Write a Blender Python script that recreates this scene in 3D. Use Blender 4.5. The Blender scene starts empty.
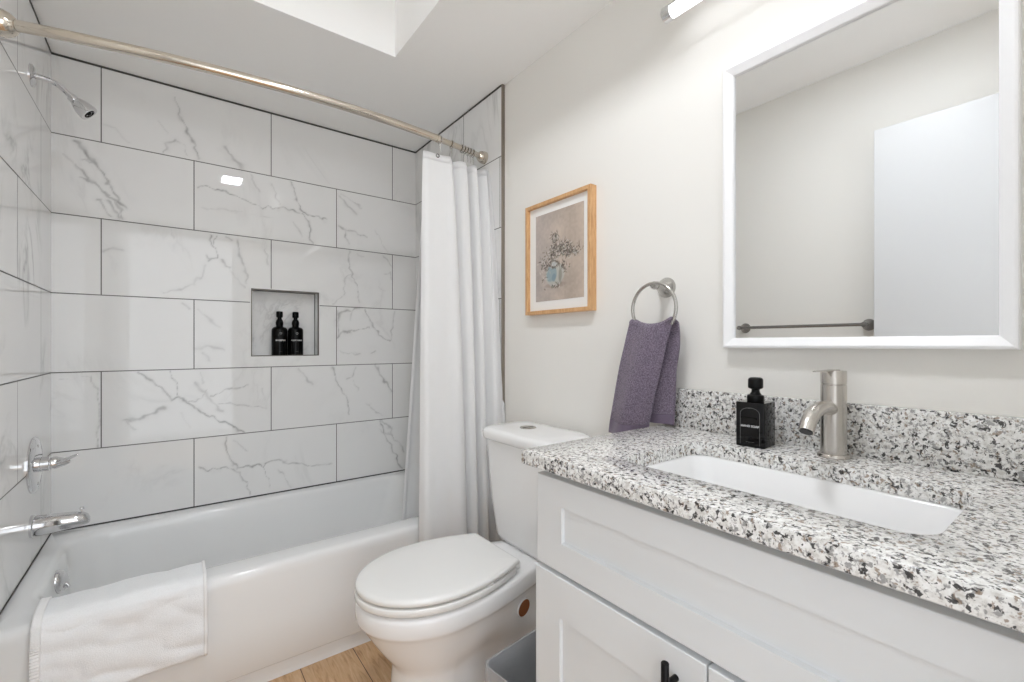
import bpy, bmesh, math, random
import numpy as np
from mathutils import Vector, Matrix

random.seed(7)
SC = bpy.context.scene
COL = SC.collection
PI = math.pi

# ------------------------------------------------------------------ camera, world, light, exposure
CAM_Z = 1.115
F_PX, YAW, CY = 453.84, 0.64437, 344.14          # image taken as 1024 x 682
cam_d = bpy.data.cameras.new('camera')
cam_d.sensor_fit = 'HORIZONTAL'
cam_d.sensor_width = 36.0
cam_d.lens = 36.0 * F_PX / 1024.0
cam_d.shift_y = (CY - 341.0) / 1024.0
cam_d.clip_start = 0.02
cam = bpy.data.objects.new('camera', cam_d)
COL.objects.link(cam)
cam.location = (0, 0, CAM_Z)
cam.rotation_euler = (PI / 2, 0, -YAW)
SC.camera = cam

world = bpy.data.worlds.new('world')
SC.world = world
world.use_nodes = True
bg = world.node_tree.nodes['Background']
bg.inputs[0].default_value = (0.93, 0.96, 1.0, 1)
bg.inputs[1].default_value = 1.2

def area_light(name, loc, rot, sx, sy, power, color=(1, 1, 1)):
    d = bpy.data.lights.new(name, 'AREA')
    d.shape = 'RECTANGLE'
    d.size, d.size_y = sx, sy
    d.energy = power
    d.color = color
    o = bpy.data.objects.new(name, d)
    COL.objects.link(o)
    o.location = loc
    o.rotation_euler = rot
    return o

# added fill light, an unseen panel shining through the doorway behind the camera
area_light('hall_fill', (0.15, -1.25, 1.30), (PI / 2, 0, 0), 2.8, 2.3, 25.0, (0.93, 0.985, 1.055))

VANITY_GLOW = 2.6
CEILING_GLOW = 110.0
SC.view_settings.view_transform = 'Standard'
SC.view_settings.look = 'None'
SC.view_settings.exposure = 0.17
SC.view_settings.gamma = 1.0
SC.view_settings.use_curve_mapping = False
SC.cycles.use_denoising = True
SC.cycles.max_bounces = 16
SC.cycles.diffuse_bounces = 10
SC.cycles.glossy_bounces = 8
SC.cycles.sample_clamp_indirect = 12.0

# ------------------------------------------------------------------ materials
def srgb(r, g, b):
    f = lambda c: c / 12.92 if c <= 0.04045 else ((c + 0.055) / 1.055) ** 2.4
    return (f(r / 255), f(g / 255), f(b / 255), 1)

def new_mat(name, col=(0.8, 0.8, 0.8, 1), rough=0.5, metal=0.0, spec=0.5, coat=0.0):
    m = bpy.data.materials.new(name)
    m.use_nodes = True
    b = m.node_tree.nodes['Principled BSDF']
    b.inputs['Base Color'].default_value = col
    b.inputs['Roughness'].default_value = rough
    b.inputs['Metallic'].default_value = metal
    b.inputs['Specular IOR Level'].default_value = spec
    b.inputs['Coat Weight'].default_value = coat
    b.inputs['Coat Roughness'].default_value = 0.05
    return m

class NT:
    def __init__(s, m):
        s.t = m.node_tree
        s.n = s.t.nodes
        s.b = s.n['Principled BSDF']
    def node(s, typ, **kw):
        x = s.n.new(typ)
        for k, v in kw.items():
            setattr(x, k, v)
        return x
    def link(s, a, b):
        s.t.links.new(a, b)
    def coord(s, scale=(1, 1, 1), rot=(0, 0, 0), geo=False):
        mp = s.node('ShaderNodeMapping')
        mp.inputs['Scale'].default_value = scale
        mp.inputs['Rotation'].default_value = rot
        if geo:
            s.link(s.node('ShaderNodeNewGeometry').outputs['Position'], mp.inputs[0])
        else:
            s.link(s.node('ShaderNodeTexCoord').outputs['Object'], mp.inputs[0])
        return mp.outputs[0]
    def noise(s, vec, scale, detail=3.0, rough=0.5, dist=0.0):
        x = s.node('ShaderNodeTexNoise')
        x.inputs['Scale'].default_value = scale
        x.inputs['Detail'].default_value = detail
        x.inputs['Roughness'].default_value = rough
        x.inputs['Distortion'].default_value = dist
        s.link(vec, x.inputs['Vector'])
        return x.outputs['Fac']
    def voro(s, vec, scale, feature='F1', out='Distance', rnd=1.0):
        x = s.node('ShaderNodeTexVoronoi', feature=feature)
        x.inputs['Scale'].default_value = scale
        x.inputs['Randomness'].default_value = rnd
        s.link(vec, x.inputs['Vector'])
        return x.outputs[out]
    def ramp(s, fac, stops, interp='LINEAR'):
        x = s.node('ShaderNodeValToRGB')
        x.color_ramp.interpolation = interp
        e = x.color_ramp.elements
        while len(e) < len(stops):
            e.new(0.5)
        for i, (p, c) in enumerate(stops):
            e[i].position = p
            e[i].color = c if len(c) == 4 else (*c, 1)
        s.link(fac, x.inputs[0])
        return x.outputs[0]
    def math(s, op, a, b=None, clamp=False):
        x = s.node('ShaderNodeMath', operation=op, use_clamp=clamp)
        for i, v in enumerate((a, b)):
            if v is None:
                continue
            if isinstance(v, (int, float)):
                x.inputs[i].default_value = v
            else:
                s.link(v, x.inputs[i])
        return x.outputs[0]
    def mix(s, fac, a, b):
        x = s.node('ShaderNodeMix', data_type='RGBA')
        for i, v in ((0, fac), (6, a), (7, b)):
            if isinstance(v, (int, float)):
                x.inputs[i].default_value = v
            elif isinstance(v, tuple):
                x.inputs[i].default_value = v
            else:
                s.link(v, x.inputs[i])
        return x.outputs[2]
    def bump(s, h, strength=0.3, dist=0.001):
        x = s.node('ShaderNodeBump')
        x.inputs['Strength'].default_value = strength
        x.inputs['Distance'].default_value = dist
        s.link(h, x.inputs['Height'])
        s.link(x.outputs[0], s.b.inputs['Normal'])
    def color(s, c):
        s.link(c, s.b.inputs['Base Color'])

def painted(name, col, rough=0.6, tex=0.12):
    m = new_mat(name, col, rough, spec=0.3)
    n = NT(m)
    n.bump(n.noise(n.coord(geo=True), 260.0, 2.0), tex, 0.0006)
    return m

M = {}
M['wall'] = painted('wall_paint', srgb(234, 232, 227))
M['ceiling'] = painted('ceiling_paint', srgb(250, 250, 249), 0.75)
M['trim'] = new_mat('white_trim_paint', srgb(240, 240, 240), 0.35)
M['door'] = new_mat('door_paint', srgb(215, 216, 217), 0.4)
M['porcelain'] = new_mat('glazed_porcelain', srgb(240, 240, 240), 0.08, spec=0.5)
M['tub'] = new_mat('tub_enamel', srgb(237, 238, 238), 0.1, spec=0.5)
M['seat'] = new_mat('seat_plastic', srgb(238, 238, 236), 0.18)
M['chrome'] = new_mat('chrome', (0.72, 0.72, 0.73, 1), 0.06, 1.0)
M['nickel'] = new_mat('brushed_nickel', (0.50, 0.485, 0.46, 1), 0.24, 1.0)
M['rod'] = new_mat('polished_nickel', (0.66, 0.60, 0.52, 1), 0.16, 1.0)
M['darkmetal'] = new_mat('dark_edge_trim', srgb(96, 90, 82), 0.35, 0.7)
M['edgemetal'] = new_mat('brushed_edge_trim', srgb(150, 142, 132), 0.35, 0.8)
M['darknickel'] = new_mat('dark_nickel', (0.30, 0.29, 0.28, 1), 0.22, 1.0)
M['black'] = new_mat('black_metal', srgb(10, 10, 10), 0.35, 0.0, 0.22)
M['blackglass'] = new_mat('black_glass', srgb(5, 5, 7), 0.05, 0.0, 0.3)
M['blackplastic'] = new_mat('black_plastic', srgb(5, 5, 5), 0.25, 0.0, 0.15)
M['ink'] = new_mat('white_ink', srgb(205, 205, 205), 0.5)
M['greyink'] = new_mat('grey_ink', srgb(120, 120, 120), 0.5)
M['cabinet'] = painted('cabinet_paint', srgb(224, 227, 229), 0.38, 0.03)
M['mirror'] = new_mat('mirror_silver', (0.83, 0.84, 0.84, 1), 0.0, 1.0)
M['mirrorframe'] = new_mat('mirror_frame_paint', srgb(243, 243, 244), 0.3)
M['grout'] = new_mat('grout', srgb(104, 103, 101), 0.8)
M['caulk'] = new_mat('dark_gap', srgb(70, 68, 66), 0.7)
M['matboard'] = new_mat('matboard', srgb(238, 237, 234), 0.8)
M['hole'] = new_mat('brown_cap', srgb(150, 84, 34), 0.6)
M['bin'] = new_mat('bin_plastic', srgb(150, 151, 153), 0.4)

def emit_mat(name, strength, col=(1, 1, 1, 1)):
    m = new_mat(name, (0.9, 0.9, 0.9, 1), 0.4)
    b = m.node_tree.nodes['Principled BSDF']
    b.inputs['Emission Color'].default_value = col
    b.inputs['Emission Strength'].default_value = strength
    return m
M['vanity_glow'] = emit_mat('vanity_diffuser', VANITY_GLOW, (0.96, 0.985, 1.03, 1))
M['ceiling_glow'] = emit_mat('ceiling_diffuser', CEILING_GLOW, (0.95, 0.985, 1.04, 1))

def marble(name, amount):
    m = new_mat(name, srgb(226, 226, 224), 0.02, spec=0.5)
    n = NT(m)
    c = n.coord(geo=True)
    rid = n.math('ABSOLUTE', n.math('SUBTRACT', n.noise(n.coord((1, 1, .55), (0.5, 0.6, 0.3), True), 2.6, 5.0, 0.62, 0.9), 0.5))
    rid = n.ramp(rid, [(0.0, (1, 1, 1)), (0.02, (0.35,) * 3), (0.055, (0, 0, 0))])
    gate = n.ramp(n.noise(c, 3.1, 2.0), [(0.46, (0, 0, 0)), (0.66, (1, 1, 1))])
    faint = n.math('MULTIPLY', n.math('MULTIPLY', rid, gate), amount)
    at = n.node('ShaderNodeAttribute', attribute_name='vein').outputs['Fac']
    cloud = n.math('MULTIPLY', n.noise(c, 5.0, 3.0), 0.05)
    f = n.math('ADD', n.math('MAXIMUM', faint, at), cloud, True)
    n.color(n.mix(f, srgb(236, 236, 235), srgb(108, 108, 107)))
    return m
M['tile_back'] = marble('marble_tile_traced', 0.10)
M['tile_side'] = marble('marble_tile', 0.42)

def granite():
    m = new_mat('speckled_granite', rough=0.13, spec=0.5)
    n = NT(m)
    c = n.coord(geo=True)
    base = n.ramp(n.noise(c, 120.0, 3.0, 0.6), [(0.32, srgb(200, 197, 192)), (0.5, srgb(228, 227, 224)), (0.7, srgb(243, 243, 242))])
    grey = n.ramp(n.noise(c, 140.0, 3.5, 0.6, 0.3), [(0.54, (0, 0, 0)), (0.595, (1, 1, 1))])
    col = n.mix(n.math('MULTIPLY', grey, 0.8), base, srgb(134, 133, 132))
    mp = n.node('ShaderNodeMapping')
    mp.inputs['Location'].default_value = (3.1, 1.7, 4.4)
    n.link(c, mp.inputs[0])
    brown = n.ramp(n.noise(mp.outputs[0], 115.0, 3.0, 0.6, 0.3), [(0.585, (0, 0, 0)), (0.645, (1, 1, 1))])
    col = n.mix(n.math('MULTIPLY', brown, 0.75), col, srgb(128, 104, 80))
    mp2 = n.node('ShaderNodeMapping')
    mp2.inputs['Location'].default_value = (7.3, 2.9, 1.2)
    n.link(c, mp2.inputs[0])
    blk = n.ramp(n.noise(mp2.outputs[0], 122.0, 3.5, 0.6, 0.4), [(0.570, (0, 0, 0)), (0.606, (1, 1, 1))])
    col = n.mix(n.math('MULTIPLY', blk, 0.93), col, srgb(40, 38, 38))
    n.color(col)
    return m
M['granite'] = granite()

def wood_floor():
    m = new_mat('oak_plank', rough=0.38)
    n = NT(m)
    br = n.node('ShaderNodeTexBrick')
    br.offset = 0.37
    br.inputs['Scale'].default_value = 1.0
    br.inputs['Brick Width'].default_value = 1.22
    br.inputs['Row Height'].default_value = 0.178
    br.inputs['Mortar Size'].default_value = 0.0016
    br.inputs['Mortar Smooth'].default_value = 0.3
    br.inputs['Bias'].default_value = 0.0
    br.inputs['Color1'].default_value = (0, 0, 0, 1)
    br.inputs['Color2'].default_value = (1, 1, 1, 1)
    br.inputs['Mortar'].default_value = (0.5, 0.5, 0.5, 1)
    mp = n.node('ShaderNodeMapping')
    mp.inputs['Rotation'].default_value = (0, 0, PI / 2)
    mp.inputs['Location'].default_value = (0.52, 0.001, 0)
    n.link(n.node('ShaderNodeNewGeometry').outputs['Position'], mp.inputs[0])
    n.link(mp.outputs[0], br.inputs['Vector'])
    grain = n.noise(n.coord((14, 1.6, 14), geo=True), 5.0, 6.0, 0.6, 1.2)
    fine = n.noise(n.coord((90, 5, 90), geo=True), 4.0, 3.0, 0.6)
    col = n.ramp(grain, [(0.28, srgb(168, 128, 92)), (0.46, srgb(208, 172, 132)), (0.72, srgb(226, 196, 160))])
    col = n.mix(n.math('MULTIPLY', fine, 0.22), col, srgb(140, 104, 72))
    col = n.mix(n.math('MULTIPLY', br.outputs['Color'], 0.16), col, srgb(148, 112, 80))
    col = n.mix(br.outputs['Fac'], col, srgb(84, 60, 42))
    n.color(col)
    n.bump(grain, 0.08, 0.002)
    return m
M['floor'] = wood_floor()

def frame_wood():
    m = new_mat('light_oak', rough=0.45)
    n = NT(m)
    g = n.noise(n.coord((40, 40, 6), geo=True), 3.0, 5.0, 0.6, 0.8)
    n.color(n.ramp(g, [(0.3, srgb(190, 142, 92)), (0.55, srgb(212, 167, 118)), (0.8, srgb(222, 182, 136))]))
    return m
M['framewood'] = frame_wood()

def terry(name, c1, c2, scale=420.0, strength=0.9, dist=0.004):
    m = new_mat(name, c1, 0.95, spec=0.1)
    n = NT(m)
    c = n.coord(geo=True)
    f = n.noise(c, scale, 3.0, 0.7)
    n.color(n.ramp(f, [(0.3, c2), (0.65, c1)]))
    n.bump(f, strength, dist)
    n.b.inputs['Sheen Weight'].default_value = 0.25
    return m
M['terry_white'] = terry('white_terry', srgb(248, 250, 252), srgb(240, 242, 244), 360.0, 0.45, 0.003)
M['weave_white'] = terry('white_woven_band', srgb(248, 248, 248), srgb(238, 238, 238), 700.0, 0.2, 0.001)
M['terry_purple'] = terry('purple_terry', srgb(156, 142, 160), srgb(72, 62, 80), 330.0, 1.0, 0.006)
M['weave_purple'] = terry('purple_woven_band', srgb(122, 110, 128), srgb(104, 92, 110), 700.0, 0.3, 0.001)

def curtain_mat(name, col, transl):
    m = new_mat(name, col, 0.85, spec=0.15)
    n = NT(m)
    c = n.coord(geo=True)
    w = n.voro(c, 260.0)
    cr = n.noise(c, 9.0, 4.0, 0.6, 0.6)
    n.bump(n.math('ADD', n.math('MULTIPLY', w, 0.10), cr), 0.35, 0.006)
    tr = n.node('ShaderNodeBsdfTranslucent')
    tr.inputs[0].default_value = col
    mx = n.node('ShaderNodeMixShader')
    mx.inputs[0].default_value = transl
    out = n.n['Material Output']
    n.link(n.b.outputs[0], mx.inputs[1])
    n.link(tr.outputs[0], mx.inputs[2])
    n.link(mx.outputs[0], out.inputs[0])
    return m
M['curtain'] = curtain_mat('white_curtain_cloth', srgb(247, 247, 247), 0.32)
M['liner'] = curtain_mat('white_liner_cloth', srgb(246, 246, 246), 0.55)

def liner_bag():
    m = new_mat('clear_bag_plastic', (0.85, 0.86, 0.87, 1), 0.22)
    n = NT(m)
    n.bump(n.noise(n.coord(geo=True), 38.0, 4.0, 0.6, 1.5), 0.9, 0.01)
    tr = n.node('ShaderNodeBsdfTransparent')
    tr.inputs[0].default_value = (0.95, 0.95, 0.96, 1)
    mx = n.node('ShaderNodeMixShader')
    mx.inputs[0].default_value = 0.75
    n.link(n.b.outputs[0], mx.inputs[1])
    n.link(tr.outputs[0], mx.inputs[2])
    n.link(mx.outputs[0], n.n['Material Output'].inputs[0])
    return m
M['bag'] = liner_bag()

def brushed():
    m = new_mat('brushed_faucet_nickel', (0.62, 0.59, 0.55, 1), 0.27, 1.0)
    n = NT(m)
    n.bump(n.noise(n.coord((60, 60, 900), geo=True), 1.0, 2.0), 0.05, 0.0005)
    return m
M['brushed'] = brushed()

# ------------------------------------------------------------------ mesh helpers
class MB:
    """collects shapes, in world coordinates, into one mesh"""
    def __init__(s):
        s.bm = bmesh.new()
    def box(s, x0, x1, y0, y1, z0, z1, bev=0.0, seg=2):
        t = bmesh.new()
        bmesh.ops.create_cube(t, size=1.0)
        for v in t.verts:
            v.co = Vector(((x0 + x1) / 2 + v.co.x * (x1 - x0), (y0 + y1) / 2 + v.co.y * (y1 - y0), (z0 + z1) / 2 + v.co.z * (z1 - z0)))
        if bev > 0:
            bmesh.ops.bevel(t, geom=t.edges[:], offset=bev, segments=seg, affect='EDGES', profile=0.5)
        return s.merge(t)
    def merge(s, t):
        me = bpy.data.meshes.new('tmp')
        t.to_mesh(me)
        t.free()
        s.bm.from_mesh(me)
        bpy.data.meshes.remove(me)
        return s
    def loft(s, rings, cap0=True, cap1=True, closed=True):
        """rings: lists of points with equal counts"""
        vs = [[s.bm.verts.new(p) for p in r] for r in rings]
        n = len(rings[0])
        for a, b in zip(vs, vs[1:]):
            for i in range(n if closed else n - 1):
                j = (i + 1) % n
                try:
                    s.bm.faces.new((a[i], a[j], b[j], b[i]))
                except ValueError:
                    pass
        if closed and cap0:
            s.bm.faces.new(vs[0][::-1])
        if closed and cap1:
            s.bm.faces.new(vs[-1])
        return s
    def tube(s, pts, r, n=16, cap=True):
        """round tube through pts; r number or list"""
        pts = [Vector(p) for p in pts]
        rs = r if isinstance(r, (list, tuple)) else [r] * len(pts)
        rings = []
        up = None
        for i, p in enumerate(pts):
            d = (pts[min(i + 1, len(pts) - 1)] - pts[max(i - 1, 0)]).normalized()
            if up is None:
                up = Vector((0, 0, 1)) if abs(d.z) < 0.9 else Vector((1, 0, 0))
            a = (up - d * up.dot(d)).normalized()
            up = a
            b = d.cross(a)
            rings.append([p + (a * math.cos(2 * PI * k / n) + b * math.sin(2 * PI * k / n)) * rs[i] for k in range(n)])
        return s.loft(rings, cap, cap)
    def lathe(s, prof, origin, axis=(0, 0, 1), n=32):
        """prof: (radius, distance along axis)"""
        ax = Vector(axis).normalized()
        a = (Vector((0, 0, 1)) if abs(ax.z) < 0.9 else Vector((1, 0, 0)))
        a = (a - ax * a.dot(ax)).normalized()
        b = ax.cross(a)
        o = Vector(origin)
        rings = [[o + ax * h + (a * math.cos(2 * PI * k / n) + b * math.sin(2 * PI * k / n)) * max(r, 1e-5) for k in range(n)] for r, h in prof]
        return s.loft(rings, prof[0][0] > 1e-4, prof[-1][0] > 1e-4)
    def torus(s, c, R, r, axis=(1, 0, 0), n=48, m=12, a0=0.0, a1=2 * PI):
        ax = Vector(axis).normalized()
        a = (Vector((0, 0, 1)) if abs(ax.z) < 0.9 else Vector((1, 0, 0)))
        a = (a - ax * a.dot(ax)).normalized()
        b = ax.cross(a)
        c = Vector(c)
        full = abs(a1 - a0 - 2 * PI) < 1e-6
        rings = []
        for i in range(n + (0 if full else 1)):
            t = a0 + (a1 - a0) * i / n
            d = a * math.cos(t) + b * math.sin(t)
            rings.append([c + d * (R + r * math.cos(2 * PI * k / m)) + ax * (r * math.sin(2 * PI * k / m)) for k in range(m)])
        if full:
            rings.append(rings[0])
            s.loft(rings, False, False)
            bmesh.ops.remove_doubles(s.bm, verts=s.bm.verts[:], dist=1e-6)
        else:
            s.loft(rings)
        return s
    def sheet(s, grid):
        vs = [[s.bm.verts.new(p) for p in r] for r in grid]
        for a, b in zip(vs, vs[1:]):
            for i in range(len(a) - 1):
                s.bm.faces.new((a[i], a[i + 1], b[i + 1], b[i]))
        return s
    def build(s, name, mat, parent=None, smooth=40, keep=False):
        bm = s.bm
        if not keep:
            bmesh.ops.recalc_face_normals(bm, faces=bm.faces[:])
        me = bpy.data.meshes.new(name)
        if parent is not None:
            off = world_loc(parent)
            for v in bm.verts:
                v.co -= off
        bm.to_mesh(me)
        bm.free()
        me.materials.append(mat)
        o = bpy.data.objects.new(name, me)
        COL.objects.link(o)
        if parent is not None:
            o.parent = parent
        if smooth:
            for p in me.polygons:
                p.use_smooth = True
            me.set_sharp_from_angle(angle=math.radians(smooth))
        return o

def world_loc(o):
    v = Vector(o.location)
    while o.parent:
        o = o.parent
        v += Vector(o.location)
    return v

def empty(name, label, cat, loc=(0, 0, 0), group=None):
    o = bpy.data.objects.new(name, None)
    COL.objects.link(o)
    o.empty_display_size = 0.05
    o.location = loc
    return tag(o, label, cat, group)

def tag(o, label, cat, group=None):
    o['label'] = label
    o['category'] = cat
    if group:
        o['group'] = group
    return o

def struct(o, label=None, cat=None):
    o['kind'] = 'structure'
    if label:
        o['label'] = label
    if cat:
        o['category'] = cat
    return o

def dup(root, loc, label=None):
    r = root.copy()
    COL.objects.link(r)
    r.location = loc
    if label:
        r['label'] = label
    for ch in list(root.children):
        c = ch.copy()
        COL.objects.link(c)
        c.parent = r
        for g in list(ch.children):
            d = g.copy()
            COL.objects.link(d)
            d.parent = c
    return r

def solidify(o, t, offset=0.0):
    md = o.modifiers.new('thickness', 'SOLIDIFY')
    md.thickness = t
    md.offset = offset
    return o

def subsurf(o, lv=1):
    md = o.modifiers.new('smooth', 'SUBSURF')
    md.levels = md.render_levels = lv
    return o

def rrect(x0, x1, y0, y1, r, z, n=8):
    """rounded rectangle ring, 4*(n+1) points"""
    pts = []
    for cx, cy, a0 in ((x1 - r, y1 - r, 0), (x0 + r, y1 - r, PI / 2), (x0 + r, y0 + r, PI), (x1 - r, y0 + r, 1.5 * PI)):
        for k in range(n + 1):
            a = a0 + PI / 2 * k / n
            pts.append((cx + r * math.cos(a), cy + r * math.sin(a), z))
    return pts

def catmull(pts, n):
    pts = [Vector(p) for p in pts]
    P = [2 * pts[0] - pts[1]] + pts + [2 * pts[-1] - pts[-2]]
    out = []
    for i in range(1, len(P) - 2):
        for k in range(n):
            t = k / n
            a, b, c, d = P[i - 1], P[i], P[i + 1], P[i + 2]
            out.append(0.5 * ((2 * b) + (c - a) * t + (2 * a - 5 * b + 4 * c - d) * t * t + (3 * b - a - 3 * c + d) * t ** 3))
    out.append(pts[-1])
    return out

def text_mesh(txt, size, origin, xdir, ydir, mat, parent, name='label_text', bold=0.0):
    cu = bpy.data.curves.new('txt', 'FONT')
    cu.body = txt
    cu.size = size
    cu.align_x = 'CENTER'
    cu.align_y = 'CENTER'
    cu.extrude = 0.0
    cu.offset = bold
    ob = bpy.data.objects.new('txt', cu)
    COL.objects.link(ob)
    dg = bpy.context.evaluated_depsgraph_get()
    me = bpy.data.meshes.new_from_object(ob.evaluated_get(dg))
    bpy.data.objects.remove(ob)
    bpy.data.curves.remove(cu)
    xd, yd = Vector(xdir).normalized(), Vector(ydir).normalized()
    o3 = Vector(origin) - world_loc(parent)
    for v in me.vertices:
        v.co = o3 + xd * v.co.x + yd * v.co.y
    me.materials.clear()
    me.materials.append(mat)
    me.name = name
    o = bpy.data.objects.new(name, me)
    COL.objects.link(o)
    o.parent = parent
    return o

# ------------------------------------------------------------------ room dimensions (metres, floor at 0)
XL, XR, YB = -0.367, 1.140, 2.453            # tiled faces of the alcove
XWL, XWR, YWB = -0.377, 1.152, 2.475         # wall surfaces
YF = -0.13                                   # face of the doorway wall
YT = 1.593                                   # front edge of the side tiling
Z1, Z2 = 2.235, 2.462                        # dropped and raised ceiling
RX, RY = 0.699, 1.689                        # edges of the raised part
RIM = 0.391                                  # tub rim
NX0, NX1, NZ0, NZ1 = 0.302, 0.606, 1.057, 1.379   # niche

fl = MB().box(XWL - 0.1, XWR + 0.1, -1.6, YWB, -0.08, 0.0).build('floor', M['floor'], smooth=0)
struct(fl)

w = MB()
w.box(XWL - 0.1, XWL, YF, YWB + 0.1, 0, 2.55)
wl = struct(w.build('wall_left', M['wall'], smooth=0))
w = MB()
w.box(XWR, XWR + 0.1, YF, YWB + 0.1, 0, 2.55)
wr = struct(w.build('wall_right', M['wall'], smooth=0))
w = MB()                                     # back wall with the opening of the niche
w.box(XWL, NX0 - 0.006, YWB, YWB + 0.1, 0, 2.55)
w.box(NX1 + 0.006, XWR, YWB, YWB + 0.1, 0, 2.55)
w.box(NX0 - 0.006, NX1 + 0.006, YWB, YWB + 0.1, 0, NZ0 - 0.006)
w.box(NX0 - 0.006, NX1 + 0.006, YWB, YWB + 0.1, NZ1 + 0.006, 2.55)
wb = struct(w.build('wall_back', M['wall'], smooth=0))
DX0, DX1, DZ = -0.29, 0.47, 2.10            # doorway
w = MB()
w.box(XWL - 0.1, DX0, YF - 0.1, YF, 0, 2.55)
w.box(DX1, XWR + 0.1, YF - 0.1, YF, 0, 2.55)
w.box(DX0, DX1, YF - 0.1, YF, DZ, 2.55)
struct(w.build('wall_front', M['wall'], smooth=0))
w = MB()                                     # raised ceiling with the dropped part over tub and vanity
w.box(XWL - 0.1, RX + 0.1, YF - 0.1, RY + 0.1, Z2, Z2 + 0.08)
w.box(RX, XWR, YF, YWB, Z1, Z2 + 0.08)
w.box(XWL, RX, RY, YWB, Z1, Z2 + 0.08)
struct(w.build('ceiling', M['ceiling'], smooth=0))
# hall beyond the doorway
w = MB()
w.box(XWL - 0.1, XWR + 0.1, -1.6, YF - 0.1, 2.46, 2.55)
struct(w.build('ceiling_hall', M['ceiling'], smooth=0))

# ---- traced marble veins of the back wall: (width mm, strength %, [x, z, ...] mm)
VEINS = [
 (10,60,[-309,1918,-290,1907,-277,1885,-262,1860,-239,1821]),(4,40,[-290,1850,-272,1845,-248,1832]),
 (6,50,[-297,1817,-277,1796,-258,1775,-224,1743,-200,1715]),(6,50,[-284,1772,-258,1771,-239,1759,-215,1726,-200,1706,-175,1707,-150,1682]),
 (6,50,[-234,1819,-219,1783,-195,1756,-175,1720,-165,1696]),(7,40,[-239,1701,-227,1697,-222,1666,-200,1630]),(9,40,[-210,1694,-195,1671,-175,1635]),
 (8,35,[-180,1700,-165,1669,-165,1636]),(5,20,[-332,1849,-309,1827,-290,1799]),(4,40,[13,2187,30,2113,50,2065]),(7,50,[50,2065,77,2009,102,1940]),
 (12,40,[195,2019,236,1964,267,1935]),(3,20,[-36,2069,-7,2020]),(6,40,[10,2000,-13,1977,-23,1934]),(3,25,[10,2000,43,1984,57,1945]),
 (4,15,[-218,2007,-183,1994,-136,1952]),(3,60,[91,1817,131,1827,191,1817,243,1804,297,1788,345,1769,417,1778,453,1783,514,1770]),
 (5,50,[417,1778,453,1783,514,1770]),(4,60,[472,1915,487,1881,495,1841,514,1795,545,1776,584,1766,608,1772,645,1755]),
 (4,60,[529,1769,557,1740,565,1704,565,1653,572,1620]),(5,30,[297,1909,338,1843]),(5,25,[395,1887,406,1828,424,1795]),(4,25,[483,1716,522,1664]),
 (4,15,[109,1726,217,1727,395,1730]),(4,55,[143,1601,153,1569,164,1549,171,1504,136,1496]),(3,50,[164,1608,158,1566]),
 (4,40,[129,1516,143,1497,171,1504]),(8,45,[189,1498,196,1477,218,1467]),(6,35,[243,1603,258,1518,288,1443,285,1399]),(6,20,[214,1462,273,1381]),
 (7,25,[119,1473,108,1426,84,1383,41,1355,-23,1339]),(7,30,[-216,1483,-191,1505,-157,1501]),(6,40,[207,1610,218,1599]),(5,25,[366,1575,374,1505]),
 (5,20,[2,1609,12,1570]),(8,35,[707,1898,736,1863,791,1817]),(5,25,[721,1906,771,1880,832,1850]),(5,40,[702,1731,751,1724,812,1707,858,1699]),
 (6,40,[736,1722,731,1681,756,1654]),(5,50,[761,1614,751,1562,771,1493,801,1424,817,1342]),(4,30,[731,1378,736,1459,771,1493]),
 (5,30,[678,1325,726,1368]),(4,20,[791,1597,832,1591]),(4,40,[950,1605,994,1546]),(3,20,[896,1746,939,1678,972,1629]),
 (4,30,[955,1510,994,1514,994,1471]),(4,20,[917,1432,961,1414]),(6,55,[-109,999,-72,964,-30,924,4,879]),(3,55,[-1,998,17,960,25,927,21,883]),
 (5,75,[4,879,21,883,47,865,102,817,157,778,215,744,270,703]),(3,40,[56,865,111,868,125,910]),(12,45,[-156,804,-105,804,-56,820,-26,844]),
 (8,25,[-156,804,-121,759]),(10,30,[83,940,120,899,157,840,196,808]),(4,45,[148,880,215,910,285,918]),(4,35,[148,841,215,841,285,824,374,811]),
 (4,20,[347,896,374,811]),(6,20,[102,989,115,938]),(3,15,[30,818,65,749]),(4,35,[-255,987,-235,941,-230,791,-240,702]),(3,25,[-343,981,-255,982]),
 (4,60,[201,687,203,633,215,583,247,545]),(4,60,[247,542,299,537,353,536,399,547,430,544]),(4,45,[430,544,504,521,570,499,673,498]),
 (4,50,[99,564,160,545,224,546,261,515,285,456,299,407]),(3,40,[348,534,368,486,376,422]),(4,30,[419,506,450,449,472,404]),(3,30,[233,667,290,610]),
 (6,35,[504,995,536,953,581,909]),(5,55,[673,990,691,934,733,851,751,800,760,743]),(6,40,[788,986,782,942,751,933]),(4,25,[782,917,807,865]),
 (4,30,[858,785,937,714]),(6,50,[904,999,937,935,991,854]),(5,60,[930,688,964,593,1005,508,1054,407]),
 (7,40,[937,688,991,642,998,602,951,621,930,636]),(5,40,[978,618,1047,542,1069,499]),(10,50,[696,1245,720,1283,769,1298,819,1309]),
 (8,35,[702,1288,698,1153]),(9,50,[696,1147,720,1184,750,1185]),(4,50,[750,1179,806,1192,870,1206]),(5,30,[775,1298,769,1241]),
 (5,55,[844,1301,896,1207,936,1162,986,1136]),(4,40,[986,1136,997,1209,1011,1295]),(3,30,[708,1085,756,1064,819,1066]),(6,50,[876,1067,896,1075]),
 (9,25,[86,1100,142,1105,196,1095]),(6,20,[99,1273,142,1222,178,1191]),(7,20,[116,1079,138,1042]),(5,30,[48,1291,69,1271]),
]


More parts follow.
